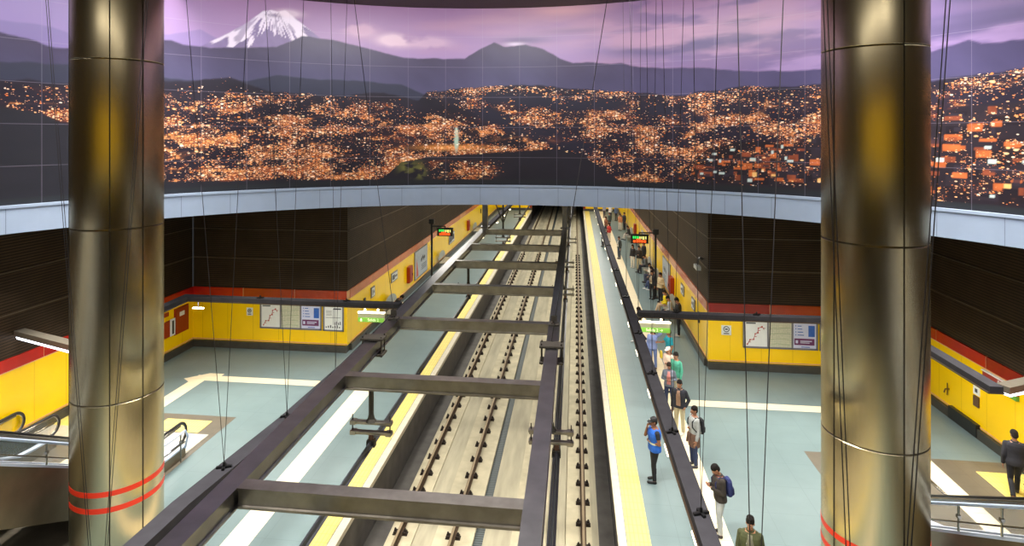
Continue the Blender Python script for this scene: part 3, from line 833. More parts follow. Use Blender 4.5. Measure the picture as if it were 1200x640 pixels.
# faint joints between the printed sheets
spx = nt.nodes.new('ShaderNodeSeparateXYZ'); NL(uvn.outputs[0], spx.inputs[0])
j1 = M_('LESS_THAN', M_('FRACT', M_('DIVIDE', spx.outputs['X'], 1.5)), .010); j2 = M_('LESS_THAN', M_('FRACT', M_('DIVIDE', spx.outputs['Y'], 1.22)), .014)
mx = nt.nodes.new('ShaderNodeMix'); mx.data_type = 'RGBA'; NL(M_('MULTIPLY', M_('MAXIMUM', j1, j2), .22), mx.inputs['Factor']); NL(cur, mx.inputs['A']); mx.inputs['B'].default_value = lin((170, 160, 185)) + (1,)
NL(mx.outputs['Result'], B.inputs['Base Color'])
mu = thing('mural', 'curved panoramic mural of a snowy volcano and a city lit at dusk', 'mural', (AX, CY0 + RR, MZ0))
pm = mural_mesh(0, NX); pm.materials.append(mm)
pr_ = D.objects.new('printed_panel', pm); C.objects.link(pr_); pr_.parent = mu; pr_.location = (-AX, -(CY0 + RR), -MZ0)
b = MB(); ring(b, RR - .01, RR + .10, MZ1 - .02, MZ1 + .03, -82, 82, 120); b.build('top_rail', mat('rail_dark', (40, 38, 36), .5), mu)

# ------------------------------------------------------------------ the two steel-clad columns
def steel_clad():
    m = mat('brushed_steel', (196, 184, 154), .27, 1.0, .05, 3, stretch=(14, 14, .5))
    nt = m.node_tree; b = nt.nodes['Principled BSDF']
    tg = nt.nodes.new('ShaderNodeTangent'); tg.direction_type = 'RADIAL'; tg.axis = 'Z'
    nt.links.new(tg.outputs[0], b.inputs['Tangent'])
    b.inputs['Anisotropic'].default_value = .85; b.inputs['Anisotropic Rotation'].default_value = ANI
    return m
ANI = 0.0
steel_c = steel_clad()
seam_m = mat('seam_dark', (58, 52, 42), .5, .6)
tape_m = mat('red_tape', (226, 52, 22), .45, 0, .05)
CR = .9
def column(x, y, label, seam_angles):
    t = thing('steel_column', label, 'column', (x, y, 0))
    zj = [0.0, 3.72, 7.42, 11.05, 14.6]
    for i in range(4):
        z0, z1 = zj[i] + .008, zj[i + 1] - .008
        n = 72; b = MB()
        b.lathe([(CR - .012, z0), (CR, z0 + .012), (CR, z1 - .012), (CR - .012, z1)], (x, y, 0), n)
        b.build('cladding_panel', steel_c, t, smooth='auto')
    b = MB()
    b.lathe([(CR - .02, 0), (CR - .02, 14.6)], (x, y, 0), 48)
    for a in seam_angles:
        a = math.radians(a); c, s = math.cos(a), math.sin(a)
        b.cbox((x + c * (CR + .0), y + s * (CR + .0), 7.3), (.014, .022, 14.5), 0, a)
    b.build('joint', seam_m, t)
    for zc in (1.86, 1.52):
        b = MB(); n = 64; vs = []; fs = []
        b.lathe([(CR + .001, zc - .055), (CR + .005, zc - .055), (CR + .005, zc + .055), (CR + .001, zc + .055)], (x, y, 0), 72)
        b.build('tape_stripe', tape_m, t, smooth='auto')['label'] = 'red warning stripe'
    b = MB(); b.lathe([(CR + .05, 0.001), (CR + .05, .12), (CR + .004, .14)], (x, y, 0), 48); b.build('base_ring', mat('base_ring_steel', (96, 90, 78), .4, .8), t, smooth='auto')
    return t
column(-10.2, 12.3, 'round brushed steel column beside the left escalator, red stripes near its foot', (-60, -20, 60, 150, 230))
column(5.72, 12.3, 'round brushed steel column beside the right platform, nearest to the right escalator', (-84, -160, 20, 110))

# ------------------------------------------------------------------ running rails with their fasteners
rail_side = mat('rail_rust', (92, 74, 56), .6, .5, .2, 8)
rail_top = mat('rail_polished', (150, 132, 104), .5, .5, .06, 8, stretch=(4, .3, 4))
clip_m = mat('clip_iron', (48, 40, 34), .6, .5, .2, 14)
def rail_profile(b, x, y0, y1, z):
    prof = [(-.075, 0), (.075, 0), (.075, .014), (.012, .035), (.012, .115), (.036, .128), (.036, .160), (-.036, .160), (-.036, .128), (-.012, .115), (-.012, .035), (-.075, .014)]
    b.prism([(x + a, z + q) for a, q in prof], 'y', y0, y1, 0)
def fastener_mesh():
    b = MB()
    b.cbox((0, 0, .010), (.40, .17, .02), 0, 0, .006)
    for s in (-1, 1):
        b.cbox((s * .125, 0, .050), (.11, .15, .062), 0, 0, .015)
        b.cbox((s * .135, 0, .095), (.07, .07, .035), 0, 0, .01)
        b.tube([(s * .135, 0, .09), (s * .135, 0, .150)], .024, 8)
    return b.mesh('fastener', clip_m)
FM = fastener_mesh()
for x, lab in ((-4.63, 'steel running rail nearest to the left platform'), (-3.20, 'inner steel rail of the left track, under the overhead frame'),
               (-1.21, 'steel running rail just right of the drainage slot, beneath the right frame beam'), (.22, 'steel running rail nearest to the right platform')):
    t = thing('running_rail', lab, 'rail', (x, 2, ZT), 0, 'running rails of the two tracks')
    b = MB(); rail_profile(b, x, 2, 120, ZT + .02); b.build('rail_web', rail_side, t)
    b = MB(); b.cbox((x, 61, ZT + .182), (.062, 118, .006)); b.build('rail_head', rail_top, t)
    for i in range(52): inst('fastener', FM, t, (0, 3.1 + i * .945, .0))

# ------------------------------------------------------------------ overhead steel frame hung over the left track
gal = mat('galvanised_steel', (132, 132, 136), .30, 1.0, .14, 2.5)
gal2 = mat('weathered_steel', (150, 146, 140), .32, 1.0, .2, 3.5)
FT = 4.82                                        # top of the frame
fr = thing('overhead_frame', 'long grey steel ladder frame hung above the left track', 'steel frame', (-2.45, 16, FT))
def beam(p0, p1, w, h, m=0):
    b = MB()
    p0 = Vector(p0); p1 = Vector(p1)
    b.sweep([p0, p1], [(-w / 2, 0), (w / 2, 0), (w / 2, -.03), (w / 2 - .035, -.035), (w / 2 - .035, -h + .035), (w / 2, -h + .03), (w / 2, -h), (-w / 2, -h), (-w / 2, -h + .03), (-w / 2 + .035, -h + .035), (-w / 2 + .035, -.035), (-w / 2, -.03)], m)
    return b
XBL, XBR = -4.52, -.51
beam((XBL, 2.2, FT), (XBL, 30.2, FT), .29, .28).build('side_beam', gal, fr)
beam((XBR, 2.2, FT), (XBR, 30.2, FT), .26, .28).build('side_beam', gal, fr)
for y in (3.75, 7.42, 11.1, 14.7, 18.2, 21.75, 25.2, 29.3):
    beam((XBL + .145, y, FT - .002), (XBR - .13, y, FT - .002), .22, .27).build('cross_beam', gal2, fr)
for x in (XBL, XBR):
    b = MB(); b.cbox((x, 29.9, (FT + 6.62) / 2), (.26, .26, 6.62 - FT), 0, 0, .02); b.cbox((x, 29.9, FT + .02), (.44, .44, .04)); b.build('post', gal, fr)
    b = MB(); b.cbox((x, 13.05, FT + .035), (.52, .34, .05), 0, 0, .01); b.cbox((x, 13.05, FT - .31), (.52, .34, .05), 0, 0, .01)
    for s in (-1, 1):
        for q in (-.11, .11): b.tube([(x + s * .215, 13.05 + q, FT - .36), (x + s * .215, 13.05 + q, FT + .10)], .016, 6)
    b.build('clamp', mat('clamp_dark', (64, 60, 54), .5, .5), fr)
    b = MB(); b.cbox((x, 14.55, FT + .02), (.24, .22, .04)); b.tube([(x, 14.55, FT + .03), (x, 14.55, FT + .2)], .03, 8); b.cbox((x, 14.55, FT + .16), (.14, .05, .14)); b.build('lug', mat('clamp_dark', (64, 60, 54)), fr)

# ------------------------------------------------------------------ rigid conductor rails over both tracks and the hangers that carry them
cond = mat('conductor_alloy', (70, 72, 78), .35, .6, .1, 4)
for x, lab in ((-3.98, 'dark overhead conductor rail above the left track'), (-.355, 'dark overhead conductor rail above the right track')):
    b = MB(); b.prism([(x - .055, 3.32), (x + .055, 3.32), (x + .07, 3.345), (x + .03, 3.36), (x + .018, 3.43), (x - .018, 3.43), (x - .03, 3.36), (x - .07, 3.345)], 'y', 2, YE + .5)
    b.tube([(x, 2, 3.312), (x, YE + .5, 3.312)], .014, 6)
    tag(b.build('conductor_rail', cond, base=(x, 2, 3.3)), lab, 'conductor rail', 'overhead conductor rails')
dk = mat('hanger_dark', (62, 60, 54), .5, .5, .15, 6)
ins_m = mat('insulator_brown', (92, 58, 44), .35, 0, .1)
def hanger(x, y, ztop, label, brace=False, off=0):
    t = thing('conductor_hanger', label, 'hanger', (x, y, 3.3), 0, 'hangers of the overhead conductor rails')
    b = MB(); b.tube([(x + off, y, 3.86), (x + off, y, ztop)], .05 if off == 0 else .045, 10)
    b.lathe([(.11, 3.80), (.07, 3.86), (.05, 3.95)], (x + off, y, 0), 10)
    if brace:
        for s in (-1, 1): b.tube([(x, y, 4.55), (x + s * .7, y, 6.4)], .03, 6)
    b.build('drop_rod', dk, t)
    for z in (3.78, 3.58):
        b = MB(); b.cbox((x + off, y, z), (.86, .10, .06), 0, 0, .012); b.cbox((x + off - .36, y, z), (.11, .14, .075)); b.cbox((x + off + .36, y, z), (.11, .14, .075)); b.build('crossbar', gal2, t)
    b = MB()
    for s in (-1, 1): b.tube([(x + off + s * .38, y, 3.52), (x + off + s * .38, y, 3.92)], .012, 6)
    b.build('threaded_rod', dk, t)
    b = MB(); b.lathe([(.035, 3.44), (.06, 3.46), (.035, 3.48), (.06, 3.50), (.035, 3.52), (.06, 3.54), (.035, 3.56)], (x, y, 0), 12); b.build('insulator', ins_m, t, smooth=True)
    b = MB(); b.cbox((x, y, 3.425), (.16, .12, .04), 0, 0, .01); b.cbox((x - .07, y, 3.36), (.03, .1, .1)); b.cbox((x + .07, y, 3.36), (.03, .1, .1)); b.build('clip', dk, t)
hanger(-3.98, 11.35, FT - .285, 'conductor hanger nearest the viewer under the left beam of the steel frame')
hanger(-3.98, 22.1, FT - .285, 'conductor hanger under the left beam midway along the steel frame')
hanger(-3.98, 33, 6.5, 'braced conductor hanger with two slanting struts beyond the steel frame', True)
hanger(-3.98, 43, 6.5, 'conductor hanger farthest away above the left track')
hanger(-.355, 11.4, FT - .285, 'conductor hanger nearest the viewer beside the right beam of the steel frame', off=-.10)
hanger(-.355, 22.1, FT - .285, 'conductor hanger beside the right beam midway along the steel frame', off=-.10)
hanger(-.355, 26.8, FT - .285, 'conductor hanger beside the right beam, third from the viewer', off=-.10)
hanger(-.355, 33, 6.5, 'braced conductor hanger above the right track just beyond the frame', True)
hanger(-.355, 43, 6.5, 'conductor hanger farthest away above the right track')

# ------------------------------------------------------------------ lamp rails: dark troughs with LED fittings below
rail_dk = mat('lamp_rail_dark', (62, 61, 66), .85, .0, .12, 3, spec=.08)
rail_lip = mat('lamp_rail_lip', (84, 68, 54), .4, .4, .1, 3)
lampm = mat('lamp_white', (255, 240, 206), .5, 0, .0, 1, emit=2.5)
lamp_cool = mat('lamp_cool', (236, 240, 255), .5, 0, .0, 1, emit=3.5)
hook_m = mat('hook_black', (22, 22, 24), .5, .3)
ZR = 3.45
def lamp_rail(name, pts, label, lamps=(), hooks=(), w=.36, h=.15, side=0):
    c = pts[len(pts) // 2]
    t = thing(name, label, 'lamp rail', (c[0], c[1], ZR), 0, 'lamp rails above the platforms')
    pts = [Vector((p[0], p[1], p[2] if len(p) > 2 else ZR)) for p in pts]
    b = MB(); b.sweep(pts, [(-w / 2, 0), (w / 2, 0), (w / 2, -h), (-w / 2, -h)]); b.build('trough', rail_dk, t)
    b = MB(); b.sweep([p + Vector((0, 0, -h)) for p in pts], [(-w / 2 - .03, -.0), (w / 2 + .03, 0), (w / 2 + .03, -.03), (-w / 2 - .03, -.03)]); b.build('lip', rail_lip, t)
    for p in lamps:
        b = MB(); b.cbox((p[0], p[1], ZR - h - .30), (.09, .44, .05), 0, p[2] if len(p) > 2 else 0, .012); lm = b.build('lamp', lampm, t); lm['label'] = 'lit white LED fitting'
        g = MB(); g.tube([(p[0], p[1], ZR - h - .27), (p[0], p[1], ZR - h)], .015, 6); g.build('stem', rail_dk, lm)
    for p in hooks:
        b = MB(); a = p[2] if len(p) > 2 else .35
        b.cbox((p[0], p[1], ZR + .02), (.26, .05, .04), 0, a); b.cbox((p[0], p[1], ZR + .02), (.05, .20, .04), 0, a); b.tube([(p[0], p[1], ZR), (p[0], p[1], ZR + .11)], .022, 6)
        b.build('hook', hook_m, t)
    return t
def xl(y): return float(np.interp(y, [4, 9, 12, 14.3, 21, 40, 75], [-6.44, -6.36, -6.07, -5.94, -5.96, -5.82, -5.5]))
def xr(y): return float(np.interp(y, [4, 9.7, 14, 21, 28, 40, 75], [2.03, 1.97, 1.92, 1.89, 1.83, 1.77, 1.65]))
ys = [2.5, 6, 9, 12, 15, 18, 21, 26, 32, 40, 50, 62, 75]
lampY = [4.4, 7.1, 9.75, 12.5, 15.2, 18, 20.7, 23.5, 26.2, 29, 31.8, 34.5, 37.3, 40, 44, 48, 52, 56, 60, 64, 68, 72]
hL = [(xl(y), y) for y in (10.05, 12.03, 14.3, 17.5, 22, 27, 33)]
hR = [(xr(y), y) for y in (6.2, 9.71, 12.32, 15.3, 18.4, 22.5, 27, 33)]
lamp_rail('lamp_rail', [(xl(y), y) for y in ys], 'long dark lamp rail running above the left platform beside the steel frame', [(xl(y) + .05, y) for y in lampY], hL, w=.31)
lamp_rail('lamp_rail', [(xr(y), y) for y in ys], 'long black lamp rail running above the right platform', [(xr(y) - .06, y) for y in lampY], hR, w=.27)
YC = 20.75
lamp_rail('lamp_rail', [(xl(20.8) - .22, YC), (-10, YC), (-14.45, YC + .05), (-14.3, 18), (-14.05, 15.5)], 'dark lamp rail crossing in front of the maps on the left yellow wall', [(-13.95, YC + .0, PI / 2)], [(-8.2, YC), (-11.5, YC)], w=.30)
lamp_rail('lamp_rail', [(xr(20.8) + .22, YC), (6, YC), (9.95, YC + .05), (9.95, 18), (9.95, 15.5)], 'dark lamp rail crossing in front of the maps on the right yellow wall', [], [(3.4, YC), (6.0, YC)], w=.30)
for nm, a, c, lab in (('tube_lamp', (-14.05, 15.5), (-17.0, 16.5), 'slanting tube lamp glowing white in front of the left brown wall'),
                      ('tube_lamp', (9.95, 15.5), (12.45, 16.75), 'bright tube lamp at the right edge above the yellow wall')):
    t = thing(nm, lab, 'lamp', (a[0], a[1], ZR), 0)
    d = Vector((c[0] - a[0], c[1] - a[1], 0)).normalized()
    b = MB(); b.sweep([Vector((a[0], a[1], ZR)) + d * .22, (c[0], c[1], ZR)], [(-.15, 0), (.15, 0), (.15, -.16), (-.15, -.16)]); b.build('housing', mat('lamp_housing', (150, 142, 128), .35, .5), t)
    d = Vector((c[0] - a[0], c[1] - a[1], 0)).normalized()
    A = Vector((a[0], a[1], ZR - .215)) + d * .35; Bq = Vector((c[0], c[1], ZR - .215)) - d * .02
    b = MB(); b.sweep([A, Bq], [(-.11, .05), (.11, .05), (.09, -.05), (-.09, -.05)]); b.build('diffuser', lamp_cool, t)

# ------------------------------------------------------------------ hanging cables in V pairs from the ceiling
wire_m = mat('cable_black', (44, 42, 46), .5, .3, .05)
wire_g = mat('cable_grey', (120, 118, 130), .4, .5, .05)
ZW = 14.6
CS, SN = math.cos(math.atan(84 / 700)), math.sin(math.atan(84 / 700))
def cable(p0, p1, label, group, r=.005, m=None, twin=0):
    b = MB()
    if twin:
        for s in (-1, 1): b.tube([(p0[0] + s * twin, p0[1], p0[2]), (p1[0] + s * twin, p1[1], p1[2])], r, 5)
    else: b.tube([p0, p1], r, 5)
    return tag(b.build('hanging_cable', m or wire_m, base=p0), label, 'cable', group)
def vee(x, y, w0, w1, where, z=ZR + .1, r=.0055, m=None, twin=0):
    """two cables rising from a hook; w0, w1: sideways spread at the ceiling"""
    for w, sd in ((w0, 'left'), (w1, 'right')):
        cable((x, y, z), (x + w * CS, y + w * SN, ZW), '%s %s cable of the V %s' % (sd, 'twin' if twin else 'black', where), 'cables that carry the lamp rails and the frame', r, m, twin)
vee(xl(10.05), 10.05, -0.9, 0.57, 'above the left lamp rail hook nearest the column')
vee(xl(12.03), 12.03, -0.58, 0.45, 'above the second left lamp rail hook from the column')
vee(xl(14.3), 14.3, -0.137, 0.346, 'above the third left lamp rail hook from the column')
vee(xr(12.32), 12.32, -0.262, 0.289, 'above the right lamp rail beside the blue vest')
vee(xr(9.71), 9.71, -0.178, 0.379, 'above the right lamp rail beside the blue backpack')
vee(1.77, 6.2, -0.259, 0.444, 'above the right lamp rail at the bottom edge')
vee(xr(15.3), 15.3, -0.183, 0.12, 'above the right lamp rail beside the grey sweater')
vee(xr(18.4), 18.4, -0.294, 0.08, 'above the right lamp rail just before the green sign')
vee(xr(22.5), 22.5, -0.122, 0.231, 'above the right lamp rail just beyond the green sign', z=ZR + .1)
def slant(p0, p1, lab): cable(p0, p1, lab, 'slanting frame cables', .008)
slant((XBL, 14.55, FT + .15), (XBL - 1.215 * CS, 14.55 - 1.215 * SN, ZW), 'slanting black cable holding the left beam of the steel frame')
slant((XBR, 12.9, FT + .15), (XBR + 1.571 * CS, 12.9 + 1.571 * SN, ZW), 'slanting black cable holding the right beam of the steel frame')
vee(-5.39, 6.2, -.868, .824, 'in front of the left column', z=3.5, r=.0035, twin=.014)
vee(1.82, 3.95, -.464, .79, 'in front of the right column', z=3.5, r=.0035, twin=.012)

# ------------------------------------------------------------------ signs, maps, cabinets on the walls
frame_m = mat('grey_frame', (120, 118, 122), .4, .3, .05)
white_m = mat('paper_white', (226, 228, 224), .55, 0, .03, 8)
lav_m = mat('paper_lavender', (200, 204, 228), .55, 0, .04, 8)
beige_m = line_mat('street_map', (206, 202, 178), (170, 178, 150), 'X', .055, .012, rough=.55, axis2='Z', pitch2=.06, width2=.012, var=.14, scale=14)
blue_m = mat('print_blue', (40, 92, 176), .5, 0, .1, 10); maroon_m = mat('print_maroon', (104, 44, 92), .5, 0, .1, 10)
ink = mat('print_ink', (70, 72, 78), .6); red_ink = mat('print_red', (176, 60, 52), .6); head_m = mat('header_maroon', (112, 58, 58), .5, 0, .1)
green_m = mat('sign_green', (96, 158, 56), .45, 0, .08, 6)
def front_panel(b, x0, x1, z0, z1, y=YF, o0=.02, o1=.06): b.box(x0, x1, y - o1, y - o0, z0, z1)
def map_board(xs, label, seed):
    """three framed sheets side by side with a dark header strip"""
    x0, x1 = xs; w = (x1 - x0) / 3
    t = thing('map_board', label, 'map board', (x0, YF, 1.02))
    z0, z1 = .98, 2.0
    b = MB()
    b.box(x0, x1, YF - .05, YF - .0, z0 - .04, z1 + .04)
    for i in range(4):
        xc = x0 + i * w; b.box(xc - .035, xc + .035, YF - .075, YF - .05, z0 - .04, z1 + .04)
    b.box(x0 - .03, x1 + .03, YF - .075, YF - .05, z0 - .05, z0 + .02)
    b.build('frame', frame_m, t)
    b = MB(); b.box(x0, x1, YF - .085, YF - .01, z1 + .03, z1 + .18); hd = b.build('header', head_m, t)
    r = random.Random(seed)
    b = MB()
    for i in range(3):
        x = x0 + i * w + .18
        for k in range(5): b.box(x + k * .11, x + k * .11 + r.uniform(.05, .09), YF - .090, YF - .085, z1 + .08, z1 + .13)
    b.build('lettering', white_m, hd)
    mats = (white_m, beige_m, lav_m)
    for i in range(3):
        b = MB(); a, c = x0 + i * w + .035, x0 + (i + 1) * w - .035
        b.box(a, c, YF - .062, YF - .045, z0 + .02, z1 + .03); s = b.build('sheet', mats[i], t)
        y0, y1 = YF - .068, YF - .060
        if i == 0:
            q = MB(); q.box(a + .05, a + .42, y0, y1, z1 - .10, z1 - .05); q.box(a + .05, a + .40, y0, y1, z1 - .03, z1 - .01)
            q.build('lettering', ink, s)
            q = MB(); pts = [(a + .1, z0 + .1), (a + .2, z0 + .28), (a + .34, z0 + .30), (a + .40, z0 + .52), (a + .5, z0 + .58), (a + .52, z0 + .75), (a + .66, z0 + .82), (a + .74, z0 + .7)]
            for (xa, za), (xb, zb) in zip(pts, pts[1:]):
                q.tube([(xa, y0, za), (xb, y0, zb)], .012, 5)
                q.cbox(((xa), y0, za), (.05, .01, .05)); q.cbox(((xa + xb) / 2 + .05, y0, (za + zb) / 2), (.07, .008, .02))
            q.build('route_line', red_ink, s)
        elif i == 1:
            q = MB()
            for k in range(4): q.tube([(a + .05, y0, z0 + .1 + .22 * k), (a + .3, y0, z0 + .16 + .2 * k), (c - .06, y0, z0 + .12 + .23 * k)], .007, 4)
            q.build('street_line', mat('map_green', (150, 172, 130), .6), s)
        else:
            q = MB(); q.box(c - .29, c - .05, y0, y1, z0 + .48, z0 + .92); q.build('blue_box', blue_m, s)
            q = MB(); q.box(a + .04, c - .06, y0, y1, z0 + .14, z0 + .40); mb_ = q.build('banner', maroon_m, s)
            q = MB(); q.cbox((a + .13, y0 - .002, z0 + .27), (.09, .006, .12), 0, 0, .0); q.box(a + .26, c - .16, y0 - .004, y0, z0 + .28, z0 + .32); q.box(a + .26, c - .25, y0 - .004, y0, z0 + .22, z0 + .25); q.build('lettering', lav_m, mb_)
            q = MB()
            for k in range(4): q.box(a + .08, a + .11, y0, y1, z0 + .52 + .12 * k, z0 + .56 + .12 * k); q.box(a + .16, a + .40 - .03 * k, y0, y1, z0 + .52 + .12 * k, z0 + .55 + .12 * k)
            q.box(a + .3, a + .62, y0, y1, z0 + .05, z0 + .08)
            q.build('text_lines', blue_m, s)
    return t
map_board((-13.8, -11.02), 'board of three framed maps on the left yellow front wall', 2)
map_board((6.72, 9.5), 'board of three framed maps on the right yellow front wall', 3)
def notice_frame(x0, x1, label):
    t = thing('notice_frame', label, 'notice', (x0, YF, .98))
    b = MB(); b.box(x0, x1, YF - .05, YF, .94, 2.02); b.box(x0 - .02, x1 + .02, YF - .07, YF - .05, .92, .98); b.box(x0 - .02, x0 + .05, YF - .07, YF - .05, .92, 2.02); b.box(x1 - .05, x1 + .02, YF - .07, YF - .05, .92, 2.02); b.build('frame', frame_m, t)
    b = MB(); b.box(x0, x1, YF - .08, YF, 2.02, 2.16); b.build('header', head_m, t)
    b = MB(); b.box(x0 + .05, x1 - .05, YF - .062, YF - .045, .98, 2.0); s = b.build('sheet', white_m, t)
    q = MB(); y0, y1 = YF - .067, YF - .06
    q.box(x0 + .45, x1 - .1, y0, y1, 1.86, 1.92); q.box(x0 + .1, x1 - .12, y0, y1, 1.50, 1.515); q.box(x0 + .44, x0 + .455, y0, y1, 1.2, 1.9)
    for k in range(5): q.box(x0 + .12, x0 + .38, y0, y1, 1.6 + .05 * k, 1.612 + .05 * k)
    for k in range(7): q.box(x0 + .1 + .1 * k, x0 + .15 + .1 * k, y0, y1, 1.06, 1.12 + .03 * (k % 3))
    for k in range(4): q.box(x0 + .5 + .08 * k, x0 + .54 + .08 * k, y0, y1, 1.2, 1.3 + .04 * (k % 2))
    q.build('text_lines', ink, s)
notice_frame(-10.9, -10.0, 'single framed line diagram beside the maps on the left yellow wall')
notice_frame(9.62, 10.5, 'framed notice partly hidden behind the right steel column')
def small_notice(x0, x1, z0, z1, label):
    t = thing('small_notice', label, 'notice', (x0, YF, z0))
    b = MB(); b.box(x0, x1, YF - .03, YF, z0, z1); s = b.build('plate', white_m, t)
    cx, cz = (x0 + x1) / 2, z0 + (z1 - z0) * .62
    q = MB(); r = (x1 - x0) * .28
    pts = [(cx + r * math.cos(2 * PI * i / 16), YF - .034, cz + r * math.sin(2 * PI * i / 16)) for i in range(17)]
    q.tube(pts, .018, 6); q.box(cx - r * .5, cx + r * .5, YF - .04, YF - .03, cz - .03, cz + .03); q.box(cx - r, cx + r, YF - .04, YF - .03, z0 + .04, z0 + .08)
    q.build('pictogram', ink, s)
small_notice(-14.48, -14.2, 1.46, 1.8, 'small white pictogram notice left of the maps on the left wall')
small_notice(5.86, 6.24, 1.40, 1.78, 'small white pictogram notice left of the maps on the right wall')

def side_box(x, s, y0, y1, z0, z1, d0, d1, b):
    """box on a side wall; s=+1 wall faces +x"""
    a, c = sorted((x + s * d0, x + s * d1)); b.box(a, c, y0, y1, z0, z1)
redm = mat('cabinet_red', (150, 40, 12), .4, 0, .06)
blk = mat('plate_black', (32, 34, 34), .4)
# fire hose cabinet and extinguisher box on the left hall wall
t = thing('hose_cabinet', 'tall red fire hose cabinet on the left yellow wall', 'cabinet', (XLH, 24.2, .9))
b = MB(); side_box(XLH, 1, 23.7, 24.62, .88, 2.0, 0, .05, b); b.build('body', redm, t)
b = MB(); side_box(XLH, 1, 23.74, 24.58, .93, 1.96, .05, .07, b); dr = b.build('door', redm, t)
b = MB(); side_box(XLH, 1, 23.98, 24.3, 1.62, 1.80, .07, .078, b); b.build('white_label', white_m, dr)
t = thing('extinguisher_cabinet', 'red and white extinguisher cabinet half hidden by the left column', 'cabinet', (XLH, 23.3, .9))
b = MB(); side_box(XLH, 1, 22.9, 23.62, .95, 1.62, 0, .07, b); b.build('body', redm, t)
b = MB(); side_box(XLH, 1, 23.36, 23.66, .95, 1.66, .07, .095, b); p = b.build('white_panel', white_m, t)
b = MB(); side_box(XLH, 1, 23.46, 23.56, 1.02, 1.58, .095, .11, b); b.build('dark_window', blk, p)
t = thing('alarm_plate', 'small red plate above the extinguisher cabinet', 'plate', (XLH, 23.2, 1.8))
b = MB(); side_box(XLH, 1, 22.9, 23.35, 1.82, 2.0, 0, .03, b); b.build('plate', redm, t)
# exit sign and hydrant plate on the right hall wall
def wall_text(body, size, o, y, z, wallx, s, m, parent, off):
    me = text_mesh(body, size); me.materials.clear(); me.materials.append(m)
    q = D.objects.new('lettering', me); C.objects.link(q); q.parent = parent
    q.location = Vector((wallx + s * off, y, z)) - Vector(o)
    q.rotation_euler = (PI / 2, 0, PI / 2 if s > 0 else -PI / 2)
    return q
t = thing('direction_sign', 'red and green direction sign high on the right yellow wall', 'sign', (XRH, 19.3, 1.9))
b = MB(); side_box(XRH, -1, 18.55, 19.95, 2.02, 2.22, .0, .09, b); u = b.build('red_panel', mat('sign_maroon', (140, 42, 34), .45), t)
b = MB(); side_box(XRH, -1, 18.55, 19.95, 1.88, 2.02, .0, .085, b); b.build('green_panel', green_m, t)
b = MB(); side_box(XRH, -1, 18.5, 20.0, 2.22, 2.25, 0, .10, b); b.build('top_cap', white_m, t)
wall_text('Salida', .17, t.location, 19.1, 2.12, XRH, -1, white_m, t, .094); wall_text('Salida', .11, t.location, 19.3, 1.95, XRH, -1, white_m, t, .09)
t = thing('hydrant_plate', 'small notice above a dark box on the right yellow wall', 'plate', (XRH, 20.35, 1))
b = MB(); side_box(XRH, -1, 20.2, 20.48, 1.30, 1.56, 0, .03, b); b.build('notice', white_m, t)
b = MB(); side_box(XRH, -1, 20.22, 20.46, .94, 1.26, 0, .05, b); b.build('dark_box', mat('box_brown', (92, 66, 46), .5), t)
b = MB(); side_box(XRH, -1, 20.28, 20.40, 1.38, 1.50, .03, .034, b); b.build('pictogram', ink, t)
t = thing('wall_tap', 'small brass tap fixed low on the right yellow wall', 'tap', (XRH, 21.75, .7))
b = MB(); b.tube([(XRH, 21.75, .9), (XRH - .12, 21.75, .9), (XRH - .16, 21.75, .78)], .025, 8); b.build('spout', mat('tap_brass', (120, 92, 40), .35, .7), t)
b = MB(); b.tube([(XRH - .06, 21.75, .7), (XRH - .06, 21.75, 1.1)], .018, 8); b.build('stem', mat('tap_brass', (120, 92, 40)), t)
t = thing('floor_vent', 'dark vent opening at the foot of the right yellow wall', 'vent', (XRH, 20.9, 0))
b = MB(); side_box(XRH, -1, 20.2, 21.6, .03, .42, 0, .125, b); b.build('vent_box', blk, t)

# hanging green exit signs below the lamp rails
def exit_sign(x0, x1, y, ztop, label, text, icon_left=True):
    t = thing('hanging_sign', label, 'sign', ((x0 + x1) / 2, y, ztop), 0)
    b = MB(); b.box(x0, x1, y - .05, y + .05, ztop - .30, ztop); b.build('case', mat('sign_case', (150, 148, 124), .5, .1, .05), t)
    b = MB(); b.box(x0 - .01, x1 + .01, y - .06, y + .06, ztop, ztop + .05); b.build('top_light', mat('sign_top', (250, 240, 205), .5, 0, 0, 1, emit=.8), t)
    b = MB(); b.box(x0, x1, y - .058, y - .05, ztop - .30, ztop - .14); g = b.build('green_face', mat('sign_face_green', (124, 186, 66), .45, 0, .12, 5, emit=.25), t)
    me = text_mesh(text, .135); me.materials.clear(); me.materials.append(mat('sign_letter', (240, 250, 205), .5, 0, 0, 1, emit=.6))
    q = D.objects.new('lettering', me); C.objects.link(q); q.parent = g; q.location = ((0.08 if icon_left else -.08), -.062, -.22); q.rotation_euler = (PI / 2, 0, 0)
    b = MB()
    xi = x0 + .12 if icon_left else x1 - .15
    b.cbox((xi, y - .06, ztop - .19), (.035, .006, .035)); b.tube([(xi, y - .06, ztop - .21), (xi - .01, y - .06, ztop - .25)], .014, 5)
    for s in (-1, 1): b.tube([(xi, y - .06, ztop - .25), (xi + s * .03, y - .06, ztop - .285)], .009, 5); b.tube([(xi, y - .06, ztop - .215), (xi + s * .04, y - .06, ztop - .235)], .008, 5)
    b.build('pictogram', mat('sign_letter', (240, 250, 205)), g)
    for q in (.25, .75):
        b = MB(); xx = x0 + (x1 - x0) * q; b.tube([(xx, y, ztop + .04), (xx, y, ZR - .185)], .018, 6); b.cbox((xx, y, ztop + .12), (.07, .06, .06), 0, 0, .01)
        b.build('hanger', mat('sign_hanger', (205, 190, 150), .4, .4), t)
exit_sign(-7.75, -6.78, YC, 3.04, 'green and white exit sign hanging over the left platform', 'Salida 2')
